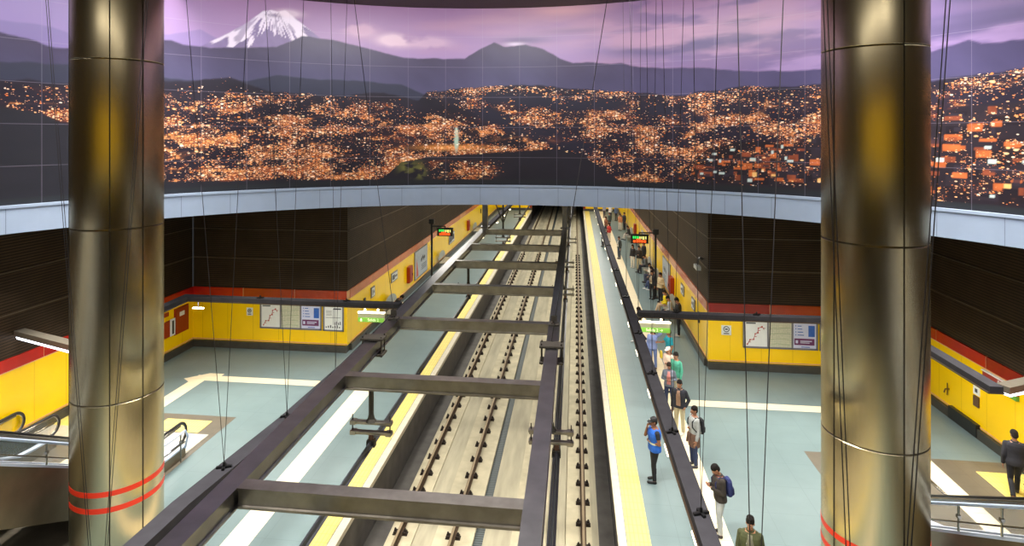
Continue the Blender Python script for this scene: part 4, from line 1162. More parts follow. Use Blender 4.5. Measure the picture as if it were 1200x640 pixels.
exit_sign(1.98, 3.2, YC, 3.06, 'green and white exit sign hanging over the right platform', 'Salida 2 \u2192')

# departure displays on posts
led_k = mat('display_black', (14, 20, 14), .4)
led_g = mat('led_green', (60, 226, 96), .5, 0, 0, 1, emit=1.0); led_o = mat('led_orange', (250, 92, 30), .5, 0, 0, 1, emit=1.1); led_y = mat('led_yellow', (216, 220, 130), .5, 0, 0, 1, emit=.8)
def display(px, y, sx, x0, x1, zt, label):
    t = thing('departure_display', label, 'display', (px, y, 0))
    b = MB(); b.cbox((px, y, 2.0), (.12, .12, 4.0), 0, 0, .02); b.cbox((px, y, 3.85), (.34, .28, .3), 0, 0, .03); b.cbox((px, y, .03), (.4, .4, .06)); b.build('post', blk, t)
    b = MB(); b.tube([(px, y, zt + .12), ((x0 + x1) / 2, y, zt + .12)], .04, 8); b.tube([((x0 + x1) / 2, y, zt + .14), ((x0 + x1) / 2, y, zt - .05)], .04, 8); b.build('arm', blk, t)
    b = MB(); b.box(x0, x1, y - .1, y + .1, zt - .50, zt); b.box(x0 - .03, x1 + .03, y - .13, y + .1, zt - .02, zt + .03); s = b.build('screen', led_k, t)
    w = x1 - x0; r = random.Random(int(y))
    q = MB(); x = x0 + .12
    while x < x0 + w * .36: d = r.uniform(.05, .11); q.box(x, x + d, y - .112, y - .1, zt - .21, zt - .07); x += d + .03
    q.build('green_text', led_g, s)
    q = MB(); x = x0 + w * .46
    while x < x0 + w * .66: d = r.uniform(.05, .1); q.box(x, x + d, y - .112, y - .1, zt - .23, zt - .08); x += d + .03
    q.box(x1 - .34, x1 - .24, y - .112, y - .1, zt - .27, zt - .08); q.box(x1 - .20, x1 - .12, y - .112, y - .1, zt - .24, zt - .08); q.build('yellow_text', led_y, s)
    q = MB(); x = x0 + .14
    while x < x1 - .2: d = r.uniform(.06, .14); q.box(x, x + d, y - .112, y - .1, zt - .44, zt - .30 + (.08 if w * .25 < x - x0 < w * .5 else 0)); x += d + .03
    q.build('orange_text', led_o, s)
display(-9.3, 38.2, 1, -8.92, -7.9, 3.42, 'lit departure display with green and orange lines over the left platform')
display(4.65, 35.6, -1, 3.22, 4.24, 3.66, 'lit departure display with green and orange lines over the right platform')

# posters, signs and hose boxes along the platform walls
pink_m = mat('poster_red', (196, 96, 84), .5); grayblue = mat('poster_grey', (176, 184, 190), .5, 0, .1, 6)
def side_panel(name, label, cat, x, s, y0, y1, z0, z1, m, art=None, th=.05):
    t = thing(name, label, cat, (x, (y0 + y1) / 2, z0))
    b = MB(); side_box(x, s, y0, y1, z0, z1, 0, th, b); b.build('frame', frame_m if art else m, t)
    if art:
        b = MB(); side_box(x, s, y0 + .06, y1 - .06, z0 + .06, z1 - .06, th, th + .006, b); f_ = b.build('sheet', m, t)
        if art == 'poster':
            b = MB(); a = x + s * (th + .012)
            h_ = z1 - z0; ym = (y0 + y1) / 2
            for k in range(5): side_box(x, s, ym - .1 + .2 * k, ym + .1 + .2 * k, z0 + h_ * .5 + .08 * (k % 3), z0 + h_ * .62 + .07 * (k % 3), th + .006, th + .01, b)
            for k in range(4): side_box(x, s, ym, y1 - .3, z0 + h_ * .2 + .1 * k, z0 + h_ * .22 + .1 * k, th + .006, th + .01, b)
            b.build('print', ink, f_)
            b = MB(); b.prism([(y0 + .25, z0 + .15), (y0 + .8, z0 + .15), (y0 + .55, z0 + .9), (y0 + .4, z0 + 1.25)], 'x', min(x + s * (th + .006), x + s * (th + .012)), max(x + s * (th + .006), x + s * (th + .012))); b.build('figure', pink_m, f_)
        else:
            b = MB(); side_box(x, s, y0 + .12, (y0 + y1) / 2 - .02, z0 + .12, z1 - .12, th + .006, th + .01, b); side_box(x, s, (y0 + y1) / 2 + .03, y1 - .12, z0 + .2, z1 - .2, th + .006, th + .01, b); b.build('pictogram', ink if art == 'dark' else blue_m, f_)
    return t
side_panel('poster', 'large pale poster with dark print on the left platform wall', 'poster', XL, 1, 35.9, 39.0, .5, 2.25, grayblue, 'poster')
side_panel('poster', 'large pale poster on the right platform wall behind the seated people', 'poster', XR, -1, 34.6, 37.4, .5, 2.15, grayblue, 'poster')
for k, (y0, y1, z0, z1, lab) in enumerate(((28.0, 28.5, 1.55, 2.05, 'small picture sign nearest the corner on the left platform wall'), (31.2, 32.3, 1.5, 2.0, 'two-part picture sign further along the left platform wall'), (46.0, 48.0, .9, 1.7, 'grey framed sign beyond the left departure display'))):
    side_panel('wall_sign', lab, 'sign', XL, 1, y0, y1, z0, z1, white_m, 'dark')
for k, (y0, y1, z0, z1, lab) in enumerate(((27.6, 28.3, 1.55, 2.05, 'small picture sign nearest the corner on the right platform wall'), (30.3, 31.1, 1.5, 2.0, 'second picture sign from the corner on the right platform wall'), (47.0, 49.0, 1.0, 1.9, 'grey framed sign far along the right platform wall'))):
    side_panel('wall_sign', lab, 'sign', XR, -1, y0, y1, z0, z1, white_m, 'dark')
for x, s, y, lab in ((XL, 1, 34.6, 'red hose box beside the poster on the left platform wall'), (XL, 1, 54.3, 'red hose box far along the left platform wall'), (XR, -1, 33.7, 'red hose box beside the bench on the right platform wall'), (XR, -1, 53.8, 'red hose box far along the right platform wall')):
    t = thing('hose_box', lab, 'cabinet', (x, y, .7), 0)
    b = MB(); side_box(x, s, y - .35, y + .35, .75, 1.68, 0, .18, b); b.build('body', redm, t)
    b = MB(); side_box(x, s, y - .3, y + .3, .8, 1.63, .18, .2, b); d_ = b.build('door', redm, t)
    b = MB(); side_box(x, s, y + .2, y + .26, 1.1, 1.25, .2, .23, b); b.build('handle', blk, d_)
for x, s, ya, lab in ((XL, 1, 27.1, 'narrow dark call point nearest the corner of the left platform wall'), (XL, 1, 62, 'narrow dark call point far along the left platform wall'), (XR, -1, 26.7, 'narrow dark call point nearest the corner of the right platform wall')):
    t = thing('call_point', lab, 'call point', (x, ya, 1.0))
    b = MB(); side_box(x, s, ya - .09, ya + .09, 1.35, 1.8, 0, .06, b); b.build('housing', blk, t)
    b = MB(); side_box(x, s, ya - .04, ya + .04, 1.45, 1.55, .06, .08, b); b.build('button', frame_m, t)
# white camera on the brown wall at the right corner
t = thing('wall_camera', 'small white camera on the brown wall above the right platform corner', 'camera', (XR, 26.0, 3.9))
b = MB(); b.tube([(XR + .02, 26.0, 4.25), (XR - .2, 26.0, 4.25), (XR - .22, 26.0, 4.0)], .035, 8); b.lathe([(.09, 4.2), (.1, 4.26), (.05, 4.32)], (XR - .1, 26.0, 0), 12); b.build('bracket', frame_m, t)
b = MB(); b.cbox((XR - .24, 25.95, 3.9), (.2, .62, .17), 0, 0, .02); b.build('body', mat('camera_white', (232, 236, 238), .35), t)
b = MB(); b.tube([(XR - .22, 25.72, 3.9), (XR - .22, 25.66, 3.9)], .05, 10); b.build('lens', blk, t)

# ------------------------------------------------------------------ benches along the platform walls
bench_m = mat('bench_steel', (176, 176, 168), .35, .6, .08, 5); arch_m = mat('bench_arch', (168, 170, 160), .35, .5, .06, 5)
def bench(x, s, y, label, ln=2.0):
    t = thing('bench', label, 'bench', (x, y, 0), 0, 'steel benches along the platform walls')
    b = MB(); a, c = sorted((x + s * .30, x + s * .78)); b.cbox(((a + c) / 2, y, .44), (c - a, ln, .045), 0, 0, .015)
    b.build('seat', bench_m, t)
    b = MB(); prof = [(y + ln * .48 * math.cos(PI * i / 16), .62 + .5 * math.sin(PI * i / 16)) for i in range(17)]
    a, c = sorted((x + s * .24, x + s * .28)); b.prism(prof, 'x', a, c); b.build('backrest', arch_m, t)
    for q in (-.42, .42):
        b = MB(); yy = y + ln * q; b.tube([(x + s * .72, yy, 0.001), (x + s * .72, yy, .43), (x + s * .34, yy, .43), (x + s * .34, yy, .001)], .022, 8); b.tube([(x + s * .32, yy, .43), (x + s * .26, yy, .70)], .02, 8); b.build('leg', bench_m, t)
for y, lab in ((30.3, 'steel bench with rounded back on the left platform, a person sitting on it'), (42.4, 'steel bench with rounded back below the left departure display'), (56.8, 'steel bench with rounded back farthest along the left platform')): bench(XL, 1, y, lab, 2.2)
for y, lab, ln in ((31.9, 'steel bench on the right platform under the person in yellow', 2.6), (38.3, 'steel bench on the right platform beyond the poster', 3.0), (41.9, 'steel bench on the right platform before the standing group', 2.2), (55.3, 'steel bench farthest along the right platform', 2.4)): bench(XR, -1, y, lab, ln)

# ------------------------------------------------------------------ escalators climbing towards the viewer
cladd = mat('escalator_cladding', (132, 120, 100), .38, .7, .15, 1.6)
deck_m = mat('deck_sheen', (214, 226, 248), .3, .0, .05, 2)  # blue-white reflection on the steel deck, put into the base colour
rub = mat('handrail_rubber', (34, 32, 34), .35, 0, .05)
hr_steel = mat('handrail_steel', (150, 146, 138), .25, .9, .05)
step_m = line_mat('escalator_steps', (86, 84, 80), (52, 50, 48), 'X', .03, .012, rough=.4, metal=.6)
gl = glass_mat('balustrade_glass', (190, 205, 200), .045)
comb_m = mat('comb_plate', (200, 196, 184), .4, .3, .06, 5)
IT = math.tan(math.radians(30))
YB = 15.05                                            # where the incline starts
def incl(y): return max(0.0, min(6.85, (YB - y) * IT))
def esc_path(y0, z, ytop=2.3):
    yt = YB - 6.85 / IT
    return [(y0, z), (YB + .5, z), (YB + .1, z + .03), (YB - .4, z + .4 * IT), (yt + .4, z + 6.85 - .4 * IT), (yt, z + 6.83), (ytop, z + 6.85)]
def escalator(xa, xb, label, yn=16.55):
    """xa, xb: handrail lines"""
    t = thing('escalator', label, 'escalator', ((xa + xb) / 2, 15.5, 0))
    for x in (xa, xb):
        s = -1 if x == xa else 1
        x_out = x + s * .16
        # truss cladding below the deck
        up = esc_path(yn - .2, .30)
        lowp = [(up[-1][0], up[-1][1] - 1.15), (up[-3][0] - .5, up[-3][1] - 1.45), (YB - 1.45, .0 + .002), (yn - .2, .002)]
        b = MB(); b.prism(up + lowp, 'x', min(x_out, x_out - s * .04), max(x_out, x_out - s * .04)); b.build('side_cladding', cladd, t)
        b = MB(); b.sweep([(x, y, z) for y, z in esc_path(yn - .2, .33)], [(-.17, 0), (.17, 0), (.17, -.05), (-.17, -.05)]); b.build('deck', deck_m, t)
        b = MB(); hp = esc_path(yn - .35, .90); dp_ = esc_path(yn - .35, .33)
        b.prism(hp + dp_[::-1], 'x', x - .008, x + .008); b.build('glass_panel', gl, t)
        # handrail loop with its rounded newel
        loop = [(yn - .25 + .31 * math.cos(a), .64 + .31 * math.sin(a)) for a in [math.radians(q) for q in range(-90, 91, 15)]]
        pts = [(x, yn - .6, .33)] + [(x, y, z) for y, z in loop] + [(x, y, z) for y, z in esc_path(yn - .5, .95)[1:]]
        b = MB(); b.tube(pts, .036, 10); b.build('handrail', rub if x != xa or True else rub, t, smooth=True)
        pts2 = [(x, y - .05 if i else y, z) for i, (y, z) in enumerate([])]
        loop2 = [(yn - .25 + .26 * math.cos(a), .64 + .26 * math.sin(a)) for a in [math.radians(q) for q in range(-90, 91, 15)]]
        b = MB(); b.tube([(x, y, z) for y, z in loop2], .016, 8); b.sweep([(x, yn - .25, .90)] + [(x, y, z - .05) for y, z in esc_path(yn - .5, .95)[1:]], [(-.05, .03), (.05, .03), (.05, -.04), (-.05, -.04)]); b.build('handrail_guide', hr_steel, t, smooth=True)
    # steps
    b = MB(); prof = [(yn + .15, .005), (YB + .3, .005)]; y = YB; z = .005
    n = int(6.85 / .2)
    for i in range(n): z += .2; prof += [(y, z - .2 + .0), (y, z)]; y -= .2 / IT
    prof += [(y, z), (2.3, z), (2.3, z - .2), (y, z - .3), (YB, -.02 if False else .002), (yn + .15, .002)]
    b.prism(prof, 'x', xa + .17, xb - .17); b.build('steps', step_m, t)
    b = MB(); b.box(xa - .1, xb + .1, yn - .6, yn + 1.0, .0, .022); b.build('comb_plate', comb_m, t)
    return t
def guard(x, label, group='stair railings beside the escalators'):
    t = thing('stair_railing', label, 'railing', (x, 13, 0), 0, group)
    P = [(y, z) for y, z in esc_path(16.2, .82)]
    b = MB(); b.tube([(x, 16.2, .3)] + [(x, 16.32, .6)] + [(x, y, z) for y, z in P], .030, 8); b.build('handrail', mat('rail_sheen', (206, 222, 250), .3, .1, .04), t, smooth=True)  # steel handrail, its blue-white reflection painted into the colour
    b = MB(); b.tube([(x, y, z - .32) for y, z in P], .016, 8); b.build('mid_rail', hr_steel, t, smooth=True)
    yt = YB - 6.85 / IT
    for i in range(12):
        y = 16.0 - i * 1.1
        z = incl(y); p = MB(); p.tube([(x, y, z + (.34 if z > .05 else .001)), (x, y, z + .82)], .020, 8); p.cbox((x, y, z + .6), (.06, .06, .05)); p.build('post', hr_steel, t)
escalator(-13.0, -11.55, 'escalator on the left hall floor beside the steel column, dark side panels')
escalator(-17.0 + .05, -15.75, 'outer escalator by the left yellow wall, bright rounded handrail ends')
escalator(7.05, 8.15, 'escalator at the lower right beside the right column')
escalator(11.3, 12.3, 'outer escalator at the right edge by the yellow wall', 15.9)
guard(6.82, 'steel railing with posts along the near side of the right escalator')
guard(-11.30, 'steel railing with posts along the near side of the left escalator')
# fixed stairs between the escalators
def stairs(xa, xb, label):
    t = thing('staircase', label, 'stairs', ((xa + xb) / 2, 15, 0))
    b = MB(); prof = [(YB + .1, .002)]; y = YB + .1; z = 0
    for i in range(40): z += .171; prof += [(y, z), (y - .171 / IT, z)]; y -= .171 / IT
    prof += [(y, z - .4), (YB - .7, .002)]
    b.prism(prof, 'x', xa, xb); b.build('steps', mat('stair_stone', (128, 124, 112), .5, 0, .12, 4), t)
    for x in (xa + .1, xb - .1):
        b = MB(); b.tube([(x, y_, z_) for y_, z_ in esc_path(16.0, .9)], .03, 8); b.build('handrail', hr_steel, t, smooth=True)
        b = MB(); P = esc_path(15.9, .12); Q = esc_path(15.9, .82); b.prism(P + Q[::-1], 'x', x - .006, x + .006); b.build('glass_panel', gl, t)
stairs(8.6, 11.0, 'fixed stairs between the two escalators on the right')
stairs(-15.45, -13.3, 'fixed stairs between the two escalators on the left')

# ------------------------------------------------------------------ people, nearest first
def lettering_on(info, nm, rgb, c, size):
    b = MB(); U = info['U']
    for i in range(6): b.add([U((c[0] + dx, c[1], c[2] + dz)) for dx, dz in ((-.07 + i * .024, -.012), (-.052 + i * .024, -.012), (-.052 + i * .024, .012), (-.07 + i * .024, .012))], [(0, 1, 2, 3)])
    inst(nm, b.mesh(nm, mat('print_pale', rgb, .7)), info['root'])

P = figure('person', 'person in an open olive green jacket over a printed T-shirt at the bottom edge', (3.52, 12.6, 0), -18, 1.74, 'walk', 'down', 'down', 0, 6, -4,
           skin=(176, 124, 92), top=(70, 74, 44), bottom=(52, 52, 56), hair=(22, 18, 17), hairstyle='quiff', topkind='jacket', inner=(112, 110, 92))
lettering_on(P, 'shirt_print', (214, 214, 204), (0, -.152, .33), .1)
P = figure('person', 'person in a dark jacket and pale jeans with bowed head looking at the hands', (3.40, 14.62, 0), -82, 1.70, 'contra', 'phone', 'phone', 4, 34, 0,
           skin=(168, 118, 92), top=(52, 46, 42), bottom=(176, 182, 184), shoes=(48, 46, 50), hair=(24, 20, 18), topkind='jacket')
c_ = MB(); loft(c_, [(.47, .088, .078, .012), (.53, .080, .078, .01)], P['U'], infl=.012); inst('neck_scarf', c_.mesh('neck_scarf', mat('scarf_plaid', (122, 62, 62), .8, 0, .3, 30)), P['root'])
backpack(P, 'large navy blue backpack on the back of the person looking down', (38, 48, 104), (30, 36, 82), 1.05)
P = figure('person', 'person in a blue reflective vest and black cap with one hand raised to the face', (2.15, 16.68, 0), -78, 1.76, 'contra', 'face', 'belly', 0, 8, 0,
           skin=(132, 88, 64), top=(36, 98, 196), bottom=(24, 24, 28), shoes=(22, 22, 24), hair=(22, 18, 17), topkind='vest', cap=(26, 26, 30), bulk=1.28)
b = MB(); H_ = P['H']; b.add([H_((-.03, -.098, .165)), H_((.03, -.098, .165)), H_((.03, -.088, .195)), H_((-.03, -.088, .195))], [(0, 1, 2, 3)]); inst('cap_badge', b.mesh('cap_badge', mat('badge_white', (220, 220, 220), .5)), P['root'])
P = figure('person', 'person in a light grey sweater with a brown jacket tied round the waist', (3.36, 17.55, 0), -72, 1.73, 'stand', 'belly', 'down', -2, 2, 0,
           skin=(160, 110, 84), top=(168, 172, 172), bottom=(46, 58, 92), shoes=(58, 58, 66), hair=(26, 20, 18), topkind='shirt')
U = P['U']; w = MB()
loft(w, [(-.34, .150, .125, .015), (-.2, .165, .13, .01), (-.05, .178, .128, .005), (.06, .175, .122, .004)], U, infl=.018); inst('tied_jacket', blob_remesh(w, 'tied_jacket', mat('tied_brown', (112, 84, 70), .85, 0, .2, 10, bump=.3), .010, 2), P['root'])
b = MB(); cone(b, U((-.04, -.15, .04)), U((-.08, -.165, -.22)), .035, .028); cone(b, U((.03, -.15, .04)), U((.05, -.165, -.20)), .035, .028); inst('tied_sleeves', blob_remesh(b, 'tied_sleeves', mat('tied_brown', (112, 84, 70)), .010, 1), P['root'])
backpack(P, 'black backpack worn by the person in the light grey sweater', (30, 32, 38), (22, 24, 28), .92)
figure('person', 'person in a black zipped jacket and pale khaki trousers with white shoes', (3.28, 19.42, 0), -28, 1.72, 'stand', 'down', 'pocket', 0, 4, -10,
       skin=(178, 128, 98), top=(40, 42, 52), bottom=(196, 184, 152), shoes=(214, 212, 210), hair=(26, 22, 22), topkind='jacket', inner=(150, 118, 96))
figure('person', 'person in a grey denim jacket over a pink top with dark jeans', (3.22, 21.15, 0), -14, 1.64, 'contra', 'belly', 'belly', 2, 12, 0,
       skin=(150, 100, 78), top=(108, 116, 132), bottom=(44, 54, 88), shoes=(64, 60, 64), hair=(40, 28, 24), hairstyle='tied', topkind='jacket', inner=(206, 132, 126), female=True, bulk=1.08)
figure('person', 'person in a sea green shirt half hidden behind the denim jacket', (3.58, 21.9, 0), -50, 1.72, 'stand', 'down', 'down', 0, 6, 0,
       skin=(150, 104, 80), top=(76, 160, 136), bottom=(196, 186, 160), hair=(24, 20, 18), topkind='shirt')
figure('person', 'person in a white cap and pale pink shirt standing on the cream band', (3.42, 22.6, 0), -48, 1.66, 'stand', 'belly', 'down', 0, 6, 0,
       skin=(168, 122, 98), top=(226, 200, 184), bottom=(196, 186, 160), hair=(60, 44, 36), topkind='shirt', cap=(236, 220, 212), fine=True)
P = figure('person', 'person in a bright turquoise T-shirt reaching out with one arm', (3.72, 24.4, 0), -75, 1.74, 'stand', 'reach', 'down', 0, 10, 20,
       skin=(164, 112, 84), top=(24, 146, 164), bottom=(54, 50, 52), hair=(52, 36, 26), topkind='shirt', sleeve='short')
b = MB(); loft(b, [(-.34 , .06, .02, -.34), (-.30, .11, .04, -.34), (-.08, .11, .035, -.34), (-.02, .03, .02, -.34)], P['U'])
worn(P, 'shopping_bag', 'yellow bag held out by the person in the turquoise T-shirt', 'bag', [('bag', blob_remesh(b, 'bag', mat('bag_yellow', (226, 196, 52), .6), .012, 2))])
figure('person', 'person in a lavender blue shirt with one arm raised behind the head', (3.12, 24.7, 0), -12, 1.70, 'stand', 'down', 'head', 0, 8, 0,
       skin=(206, 160, 132), top=(136, 152, 204), bottom=(104, 122, 172), hair=(58, 36, 36), hairstyle='long', topkind='shirt', female=True)
F = dict(fine=False)
figure('person', 'person with long dark hair in a black jacket beyond the green sign', (2.92, 27.8, 0), -70, 1.66, 'walk', 'phone', 'phone', 2, 14, 0,
       skin=(170, 120, 96), top=(46, 38, 40), bottom=(40, 44, 64), shoes=(216, 214, 212), hair=(34, 24, 24), hairstyle='long', topkind='jacket', female=True, **F)
figure('person', 'person all in black with white-soled shoes standing nearest the right wall corner', (4.84, 28.9, 0), -96, 1.84, 'stand', 'belly', 'phone', 3, 24, 0,
       skin=(164, 116, 92), top=(28, 28, 32), bottom=(30, 32, 38), shoes=(190, 186, 180), hair=(24, 20, 20), topkind='jacket', **F)
figure('person', 'seated person in a bright yellow shirt on the right wall bench', (4.80, 32.4, 0), -92, 1.68, 'sitout', 'lap', 'lap', 8, 10, 0,
       skin=(186, 134, 104), top=(232, 206, 20), bottom=(196, 170, 140), shoes=(206, 204, 196), hair=(36, 28, 24), **F)
figure('person', 'seated person in a grey shirt and dark trousers beside the yellow shirt', (4.86, 31.2, 0), -94, 1.72, 'sit', 'phone', 'lap', 10, 28, 0,
       skin=(176, 126, 100), top=(170, 172, 176), bottom=(34, 36, 46), hair=(24, 22, 24), **F)
figure('person', 'standing person in a cream jacket in front of the red hose box', (4.80, 34.6, 0), -60, 1.72, 'stand', 'down', 'belly', 0, 8, 0,
       skin=(160, 112, 90), top=(196, 176, 138), bottom=(30, 32, 38), hair=(24, 20, 20), topkind='jacket', **F)
figure('person', 'standing person in black with a pale scarf close beside the cream jacket', (4.42, 35.3, 0), -40, 1.68, 'stand', 'belly', 'down', 0, 8, 0,
       skin=(170, 124, 98), top=(40, 40, 44), bottom=(28, 30, 34), hair=(40, 28, 24), hairstyle='long', topkind='jacket', inner=(206, 190, 160), female=True, **F)
figure('person', 'seated person in blue jeans and white shoes below the right poster', (4.84, 37.4, 0), -92, 1.70, 'sitout', 'lap', 'lap', 6, 10, 0,
       skin=(176, 128, 100), top=(52, 52, 66), bottom=(66, 78, 112), shoes=(224, 224, 224), hair=(34, 26, 24), **F)
figure('person', 'seated person in a white shirt on the bench beyond the right poster', (4.86, 39.2, 0), -90, 1.70, 'sit', 'phone', 'phone', 6, 26, 0,
       skin=(182, 134, 106), top=(222, 216, 206), bottom=(60, 64, 84), hair=(44, 32, 28), **F)
figure('person', 'seated person in a beige top next to the white shirt', (4.86, 38.35, 0), -95, 1.66, 'sit', 'lap', 'phone', 8, 20, 0,
       skin=(176, 128, 100), top=(190, 160, 130), bottom=(48, 50, 60), hair=(40, 30, 26), hairstyle='long', female=True, **F)
figure('person', 'seated person in a dark striped shirt under the right departure display', (4.86, 41.9, 0), -92, 1.74, 'sitout', 'lap', 'lap', 12, 18, 0,
       skin=(168, 120, 94), top=(92, 96, 100), bottom=(36, 40, 52), hair=(28, 24, 22), **F)
figure('person', 'standing person in dark top and cream trousers below the right departure display', (4.45, 42.8, 0), -30, 1.72, 'stand', 'belly', 'down', 0, 6, 0,
       skin=(176, 128, 100), top=(46, 40, 36), bottom=(206, 190, 152), shoes=(150, 130, 110), hair=(30, 24, 22), topkind='jacket', **F)
figure('person', 'standing person in black top and white trousers left of the cream trousers', (4.10, 43.6, 0), -45, 1.68, 'stand', 'down', 'down', 0, 6, 0,
       skin=(176, 128, 100), top=(36, 32, 34), bottom=(220, 212, 196), shoes=(206, 200, 190), hair=(38, 26, 22), hairstyle='long', female=True, **F)
figure('person', 'standing person in a black hooded coat behind the cream trousers', (4.95, 44.2, 0), -70, 1.78, 'stand', 'pocket', 'down', 0, 4, 0,
       skin=(160, 112, 88), top=(24, 24, 28), bottom=(30, 30, 36), hair=(20, 18, 18), topkind='jacket', **F)
figure('person', 'lone standing person in dark vest and jeans in the middle of the right platform', (3.36, 46.6, 0), -60, 1.74, 'stand', 'belly', 'down', 0, 8, 0,
       skin=(170, 122, 96), top=(48, 52, 50), bottom=(60, 70, 82), hair=(60, 50, 44), topkind='jacket', inner=(210, 206, 196), **F)
figure('person', 'standing person in a pale shirt on the track side of the lamp rail, far off', (2.35, 51.6, 0), -60, 1.70, 'stand', 'belly', 'down', 0, 8, 0,
       skin=(170, 122, 96), top=(196, 190, 186), bottom=(56, 58, 66), hair=(30, 26, 24), **F)
figure('person', 'standing person in a red jacket just right of the lamp rail, far off', (3.0, 54.0, 0), -50, 1.70, 'stand', 'belly', 'belly', 0, 8, 0,
       skin=(180, 130, 104), top=(176, 50, 44), bottom=(196, 184, 168), hair=(30, 24, 22), hairstyle='long', topkind='jacket', female=True, **F)
figure('person', 'standing person in a brown coat behind the red jacket', (2.95, 58.2, 0), -50, 1.72, 'stand', 'belly', 'down', 0, 8, 0,
       skin=(170, 122, 98), top=(116, 72, 50), bottom=(48, 46, 50), hair=(40, 28, 24), hairstyle='long', topkind='jacket', female=True, **F)
figure('person', 'standing person in a dark green coat further behind the brown coat', (3.45, 61.0, 0), -70, 1.76, 'stand', 'down', 'down', 0, 4, 0,
       skin=(170, 122, 98), top=(46, 56, 52), bottom=(42, 44, 50), hair=(26, 22, 22), topkind='jacket', **F)
figure('person', 'seated person with a white bag on the farthest right bench', (4.86, 55.2, 0), -92, 1.70, 'sitout', 'lap', 'lap', 8, 16, 0,
       skin=(170, 122, 98), top=(56, 54, 56), bottom=(206, 198, 186), hair=(30, 26, 24), **F)
figure('person', 'standing person in an orange-brown top near the far right wall', (4.45, 60.6, 0), -30, 1.70, 'stand', 'belly', 'down', 0, 6, 0,
       skin=(178, 130, 104), top=(186, 126, 92), bottom=(214, 202, 190), hair=(34, 26, 24), hairstyle='long', female=True, **F)
figure('person', 'standing person in a dark jacket right beside the orange-brown top', (4.92, 61.2, 0), -60, 1.76, 'stand', 'down', 'down', 0, 6, 0,
       skin=(168, 120, 96), top=(50, 48, 56), bottom=(44, 46, 58), hair=(26, 22, 22), topkind='jacket', **F)
figure('person', 'far standing person in a blue-grey coat before the end wall', (4.55, 67.6, 0), -40, 1.74, 'stand', 'down', 'down', 0, 6, 0,
       skin=(168, 120, 96), top=(78, 90, 116), bottom=(44, 46, 58), hair=(26, 22, 22), topkind='jacket', **F)
figure('person', 'far standing person in white left of the blue-grey coat', (3.95, 68.4, 0), -40, 1.68, 'stand', 'down', 'belly', 0, 6, 0,
       skin=(168, 120, 96), top=(210, 204, 200), bottom=(52, 54, 66), hair=(30, 26, 26), **F)
figure('person', 'farthest standing person in a grey top on the right platform', (3.35, 70.0, 0), -50, 1.72, 'stand', 'down', 'down', 0, 6, 0,
       skin=(168, 120, 96), top=(150, 146, 150), bottom=(52, 54, 66), hair=(30, 26, 26), **F)
figure('person', 'person in black walking away at the right edge of the picture', (11.38, 17.05, 0), 160, 1.76, 'walk', 'down', 'down', 3, 6, 12,
       skin=(150, 104, 80), top=(34, 34, 42), bottom=(28, 28, 34), shoes=(40, 38, 40), hair=(30, 24, 22), topkind='jacket')
figure('person', 'hunched person in black sitting on the left platform bench', (-9.36, 30.2, 0), 92, 1.72, 'sit', 'lap', 'lap', 34, 22, 0,
       skin=(160, 112, 88), top=(26, 26, 30), bottom=(34, 34, 40), hair=(24, 20, 20), topkind='jacket', **F)

# ------------------------------------------------------------------ light: the LED strips under the lamp rails, gallery lamps, and added unseen fills
def area(name, loc, rot, sx, sy, power, color=(1, .95, .85), spread=180):
    l = D.lights.new(name, 'AREA'); l.shape = 'RECTANGLE'; l.size = sx; l.size_y = sy; l.energy = power; l.color = color
    l.spread = math.radians(spread)
    o = D.objects.new(name, l); C.objects.link(o); o.location = loc; o.rotation_euler = rot
    return o
LW = .42
for y0, y1 in ((3, 14), (14, 25), (25, 42), (42, 59), (59, 75)):
    ym = (y0 + y1) / 2
    area('strip_light', (xl(ym), ym, 3.22), (0, 0, 0), .3, y1 - y0, 34 * (y1 - y0) * LW)
    area('strip_light', (xr(ym), ym, 3.22), (0, 0, 0), .3, y1 - y0, 34 * (y1 - y0) * LW)
for s in (1, -1):
    q = (lambda x: x) if s > 0 else MX
    area('strip_light', (q(6.0), YC, 3.22), (0, 0, 0), 7.4, .3, 560 * LW)
    area('strip_light', (q(9.95), 18, 3.22), (0, 0, 0), .3, 5, 330 * LW)
    area('hall_fill', (q(8.4), 15, 14.4), (0, 0, 0), 3, 8, 1000, spread=75)  # overhead fill added to brighten the hall, no fixture modelled
    area('hall_fill', (q(9.95), 4, 6.5), (0, 0, 0), 3, 10, 420)  # added unseen fill below the gallery level
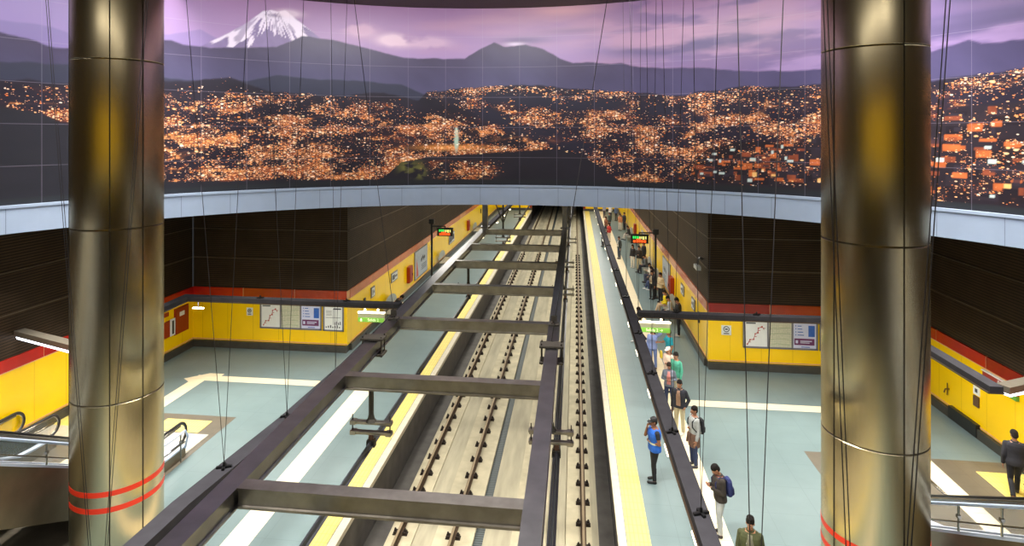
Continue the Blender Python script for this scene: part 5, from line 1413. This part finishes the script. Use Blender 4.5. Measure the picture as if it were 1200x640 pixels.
for ym in (32, 44, 56, 68):
    for x in (-6.6, 2.1):
        area('platform_fill', (x, ym, 6.5), (0, 0, 0), 1.2, 9, 340)  # unseen fill added under the platform ceiling to lift floor and walls
# unseen fills added below the ceiling to brighten the mural and the hall
for a in range(-75, 76, 25):
    r_ = math.radians(a); x = AX + 9.5 * math.sin(r_); y = CY0 + 9.5 * math.cos(r_)
    d = Vector((AX + RR * math.sin(r_), CY0 + RR * math.cos(r_), 10.6)) - Vector((x, y, 14.3))
    area('mural_fill', (x, y, 14.3), d.to_track_quat('-Z', 'Y').to_euler(), 2.6, .8, 235, (1, .97, .95), spread=130)
for x, y in ((-7, 5), (2.5, 5), (-2.24, 12)):
    area('ceiling_fill', (x, y, 14.5), (0, 0, 0), 2.5, 1.2, 750, (1, .95, .88), spread=80)  # general fill from above, added without a visible fixture
for x in (-9, -2, 5):
    area('gallery_lamp', (x, -3.2, 14.3), (0, 0, 0), 5.0, .35, 420, (1, .93, .8))
w = D.worlds.new('hall'); bpy.context.scene.world = w; w.use_nodes = True
w.node_tree.nodes['Background'].inputs[0].default_value = (.9, .92, 1, 1); w.node_tree.nodes['Background'].inputs[1].default_value = .03

# ------------------------------------------------------------------ camera
cam = D.cameras.new('camera'); co = D.objects.new('camera', cam); C.objects.link(co)
cam.sensor_width = 36; cam.lens = 700 / 1200 * 36; cam.shift_x = 10 / 1200; cam.shift_y = -160 / 1200
co.location = (0, 0, 9.4); co.rotation_euler = (PI / 2, 0, math.atan(84 / 700)); cam.clip_end = 400
sc = bpy.context.scene; sc.camera = co
sc.view_settings.view_transform = 'Standard'; sc.view_settings.look = 'None'; sc.view_settings.gamma = 1; sc.view_settings.exposure = 0; sc.view_settings.use_curve_mapping = False
sc.cycles.max_bounces = 6; sc.cycles.diffuse_bounces = 3; sc.cycles.glossy_bounces = 3; sc.cycles.transparent_max_bounces = 8
sc.cycles.use_denoising = True; sc.cycles.sample_clamp_indirect = 6; sc.cycles.caustics_reflective = False; sc.cycles.caustics_refractive = False
